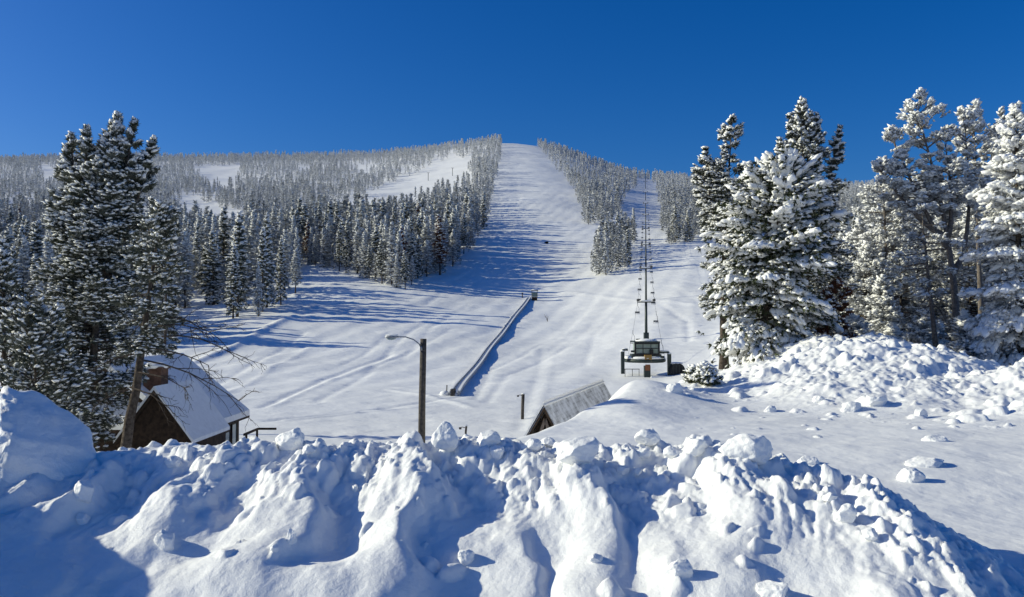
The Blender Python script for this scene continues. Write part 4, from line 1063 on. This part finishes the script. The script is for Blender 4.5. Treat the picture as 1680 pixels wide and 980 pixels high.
    # chairs
    def chair():
        h = MB(); h.tube([(0, 0, 0), (.0, 0, -.5), (.35, 0, -1.1), (.35, 0, -1.9)], .035, 6); h.box((0, 0, .0), (.1, .3, .14))
        s_ = MB(); s_.box((0, -.1, -2.35), (1.0, .42, .06)); b_ = MB(); b_.box((0, .2, -2.02), (1.0, .05, .30))
        f_ = MB()
        for sx in (-.52, .52): f_.tube([(sx, -.35, -2.35), (sx, .2, -2.4), (sx, .22, -1.85)], .03, 6)
        f_.tube([(-.52, .2, -1.85), (.52, .2, -1.85)], .03, 6)
        w = MB(); w.add(I2[0] * np.array([.42, .18, .05]) + [0, -.1, -2.29], I2[1], 0, True)
        return [('hanger', h, M['chairsteel']), ('seat', s_, M['chairsteel']), ('backrest', b_, M['chairsteel']), ('side_frame', f_, M['chairsteel']), ('seat_snow', w, M['tsnow'])]
    data = [(n_, m_.mesh(n_, mm)) for n_, m_, mm in chair()]
    for side, sd in ((-1, 'left'), (1, 'right')):
        ys_ = np.arange(128 if side < 0 else 122, 430, 19.0)
        for i, y in enumerate(ys_):
            p = [np.interp(y, cm[side][:, 1], cm[side][:, j]) for j in range(3)]
            o = thing('lift_chair', f'{ORD[i]} empty lift chair counted up from the terminal on the {sd} cable', 'lift chair', p, 0, f'chairs on the {sd} cable')
            o.scale = (.75, .75, .8)
            for n_, me in data: link(n_, me, o)
lift()
# small far tower in the upper clearing
for px, py, lab in ((702, 296, 'tiny far lift tower in the upper left clearing'), (742, 288, 'tiny far lift tower nearer the main run in the upper clearing')):
    q = hit(px, py, None, 300, 1300); m = MB(); m.tube([(0, 0, -.5), (0, 0, 7.0)], .22, 8); m.box((0, 0, 7.0), (2.6, .25, .22))
    solo('far_lift_tower', m, M['green'], lab, 'lift tower', q)

# bare boughs of the leaning pine over the roof, as a part of that tree
lt = next(o for o in bpy.data.objects if o.name == 'leaning_pine')
m = MB(); r = np.random.default_rng(8)
def bough(p0, p1, sag, rad, depth):
    p0, p1 = np.array(p0, float), np.array(p1, float); t_ = np.linspace(0, 1, 9)[:, None]
    pts = p0 + (p1 - p0) * t_ + np.array([0, 0, 1.]) * sag * np.sin(np.pi * t_) + np.cumsum(r.normal(0, .03, (9, 3)), 0) * t_
    m.tube(pts, rad * (1 - t_[:, 0] * .75) + .003, 5, cap=False)
    if depth:
        L = np.linalg.norm(p1 - p0)
        for k in range(5):
            q = pts[r.integers(3, 9)]; dv = unit(p1 - p0 + r.normal(0, .55 * L, 3)); bough(q, q + dv * L * r.uniform(.2, .42) + [0, 0, -.12], .03, rad * .42, depth - 1)
base = np.array(lt.location)
for (ax_, ay, bx, by, sg) in ((232, 570, 345, 600, .15), (228, 590, 395, 650, .25), (240, 555, 380, 575, .25), (238, 540, 330, 540, .12), (222, 610, 300, 640, .1), (215, 635, 270, 668, .1), (230, 580, 160, 600, .1), (212, 640, 165, 655, .05), (244, 520, 360, 545, .2)):
    A_ = np.array([(ax_ - CX) / F * 30, 30, (HZ - ay) / F * 30]) - base; B_ = np.array([(bx - CX) / F * 29.2, 29.2, (HZ - by) / F * 29.2]) - base
    bough(A_, B_, sg, .035, 2)
part('bare_boughs', m, M['bark'], lt)

# ------------------------------------------------------------------ light, sky, camera
SUN_AZ, SUN_EL = -7.0, 22.5                                        # light travels to the right and a little away from the camera
ld = Vector((math.cos(R(SUN_EL)) * math.cos(R(SUN_AZ)), math.cos(R(SUN_EL)) * math.sin(R(SUN_AZ)), -math.sin(R(SUN_EL))))
sl = bpy.data.lights.new('sun', 'SUN'); sl.energy = 4.6; sl.angle = R(.53); sl.color = (1.0, .965, .74)
so = bpy.data.objects.new('sun', sl); COL.objects.link(so); so.rotation_euler = ld.to_track_quat('-Z', 'Y').to_euler(); so.location = (-60, -10, 60)
w = bpy.data.worlds.new('World'); scene.world = w; w.use_nodes = True
nt = w.node_tree; bg = nt.nodes['Background']
sk = nt.nodes.new('ShaderNodeTexSky'); sk.sky_type = 'NISHITA'; sk.sun_disc = False
sk.sun_elevation = R(SUN_EL); sk.sun_rotation = math.atan2(-ld.x, -ld.y)
sk.altitude = 2600; sk.air_density = 1.3; sk.dust_density = 9.0; sk.ozone_density = 8.0
hs = nt.nodes.new('ShaderNodeHueSaturation'); hs.inputs['Saturation'].default_value = 1.2; hs.inputs['Hue'].default_value = .51; hs.inputs['Value'].default_value = .95
nt.links.new(sk.outputs['Color'], hs.inputs['Color']); nt.links.new(hs.outputs['Color'], bg.inputs['Color']); bg.inputs['Strength'].default_value = .106
cam = bpy.data.cameras.new('camera'); co = bpy.data.objects.new('camera', cam); COL.objects.link(co)
cam.sensor_width = 36; cam.lens = F / 1680 * 36; cam.clip_start = .1; cam.clip_end = 12000
co.location = (0, 0, 0); co.rotation_euler = (R(90) + math.atan((HZ - 490) / F), 0, 0)
scene.camera = co
vs = scene.view_settings; vs.view_transform = 'Standard'; vs.look = 'None'; vs.exposure = .08; vs.gamma = 1; vs.use_curve_mapping = False
scene.cycles.max_bounces = 8; scene.cycles.diffuse_bounces = 8; scene.cycles.use_denoising = True
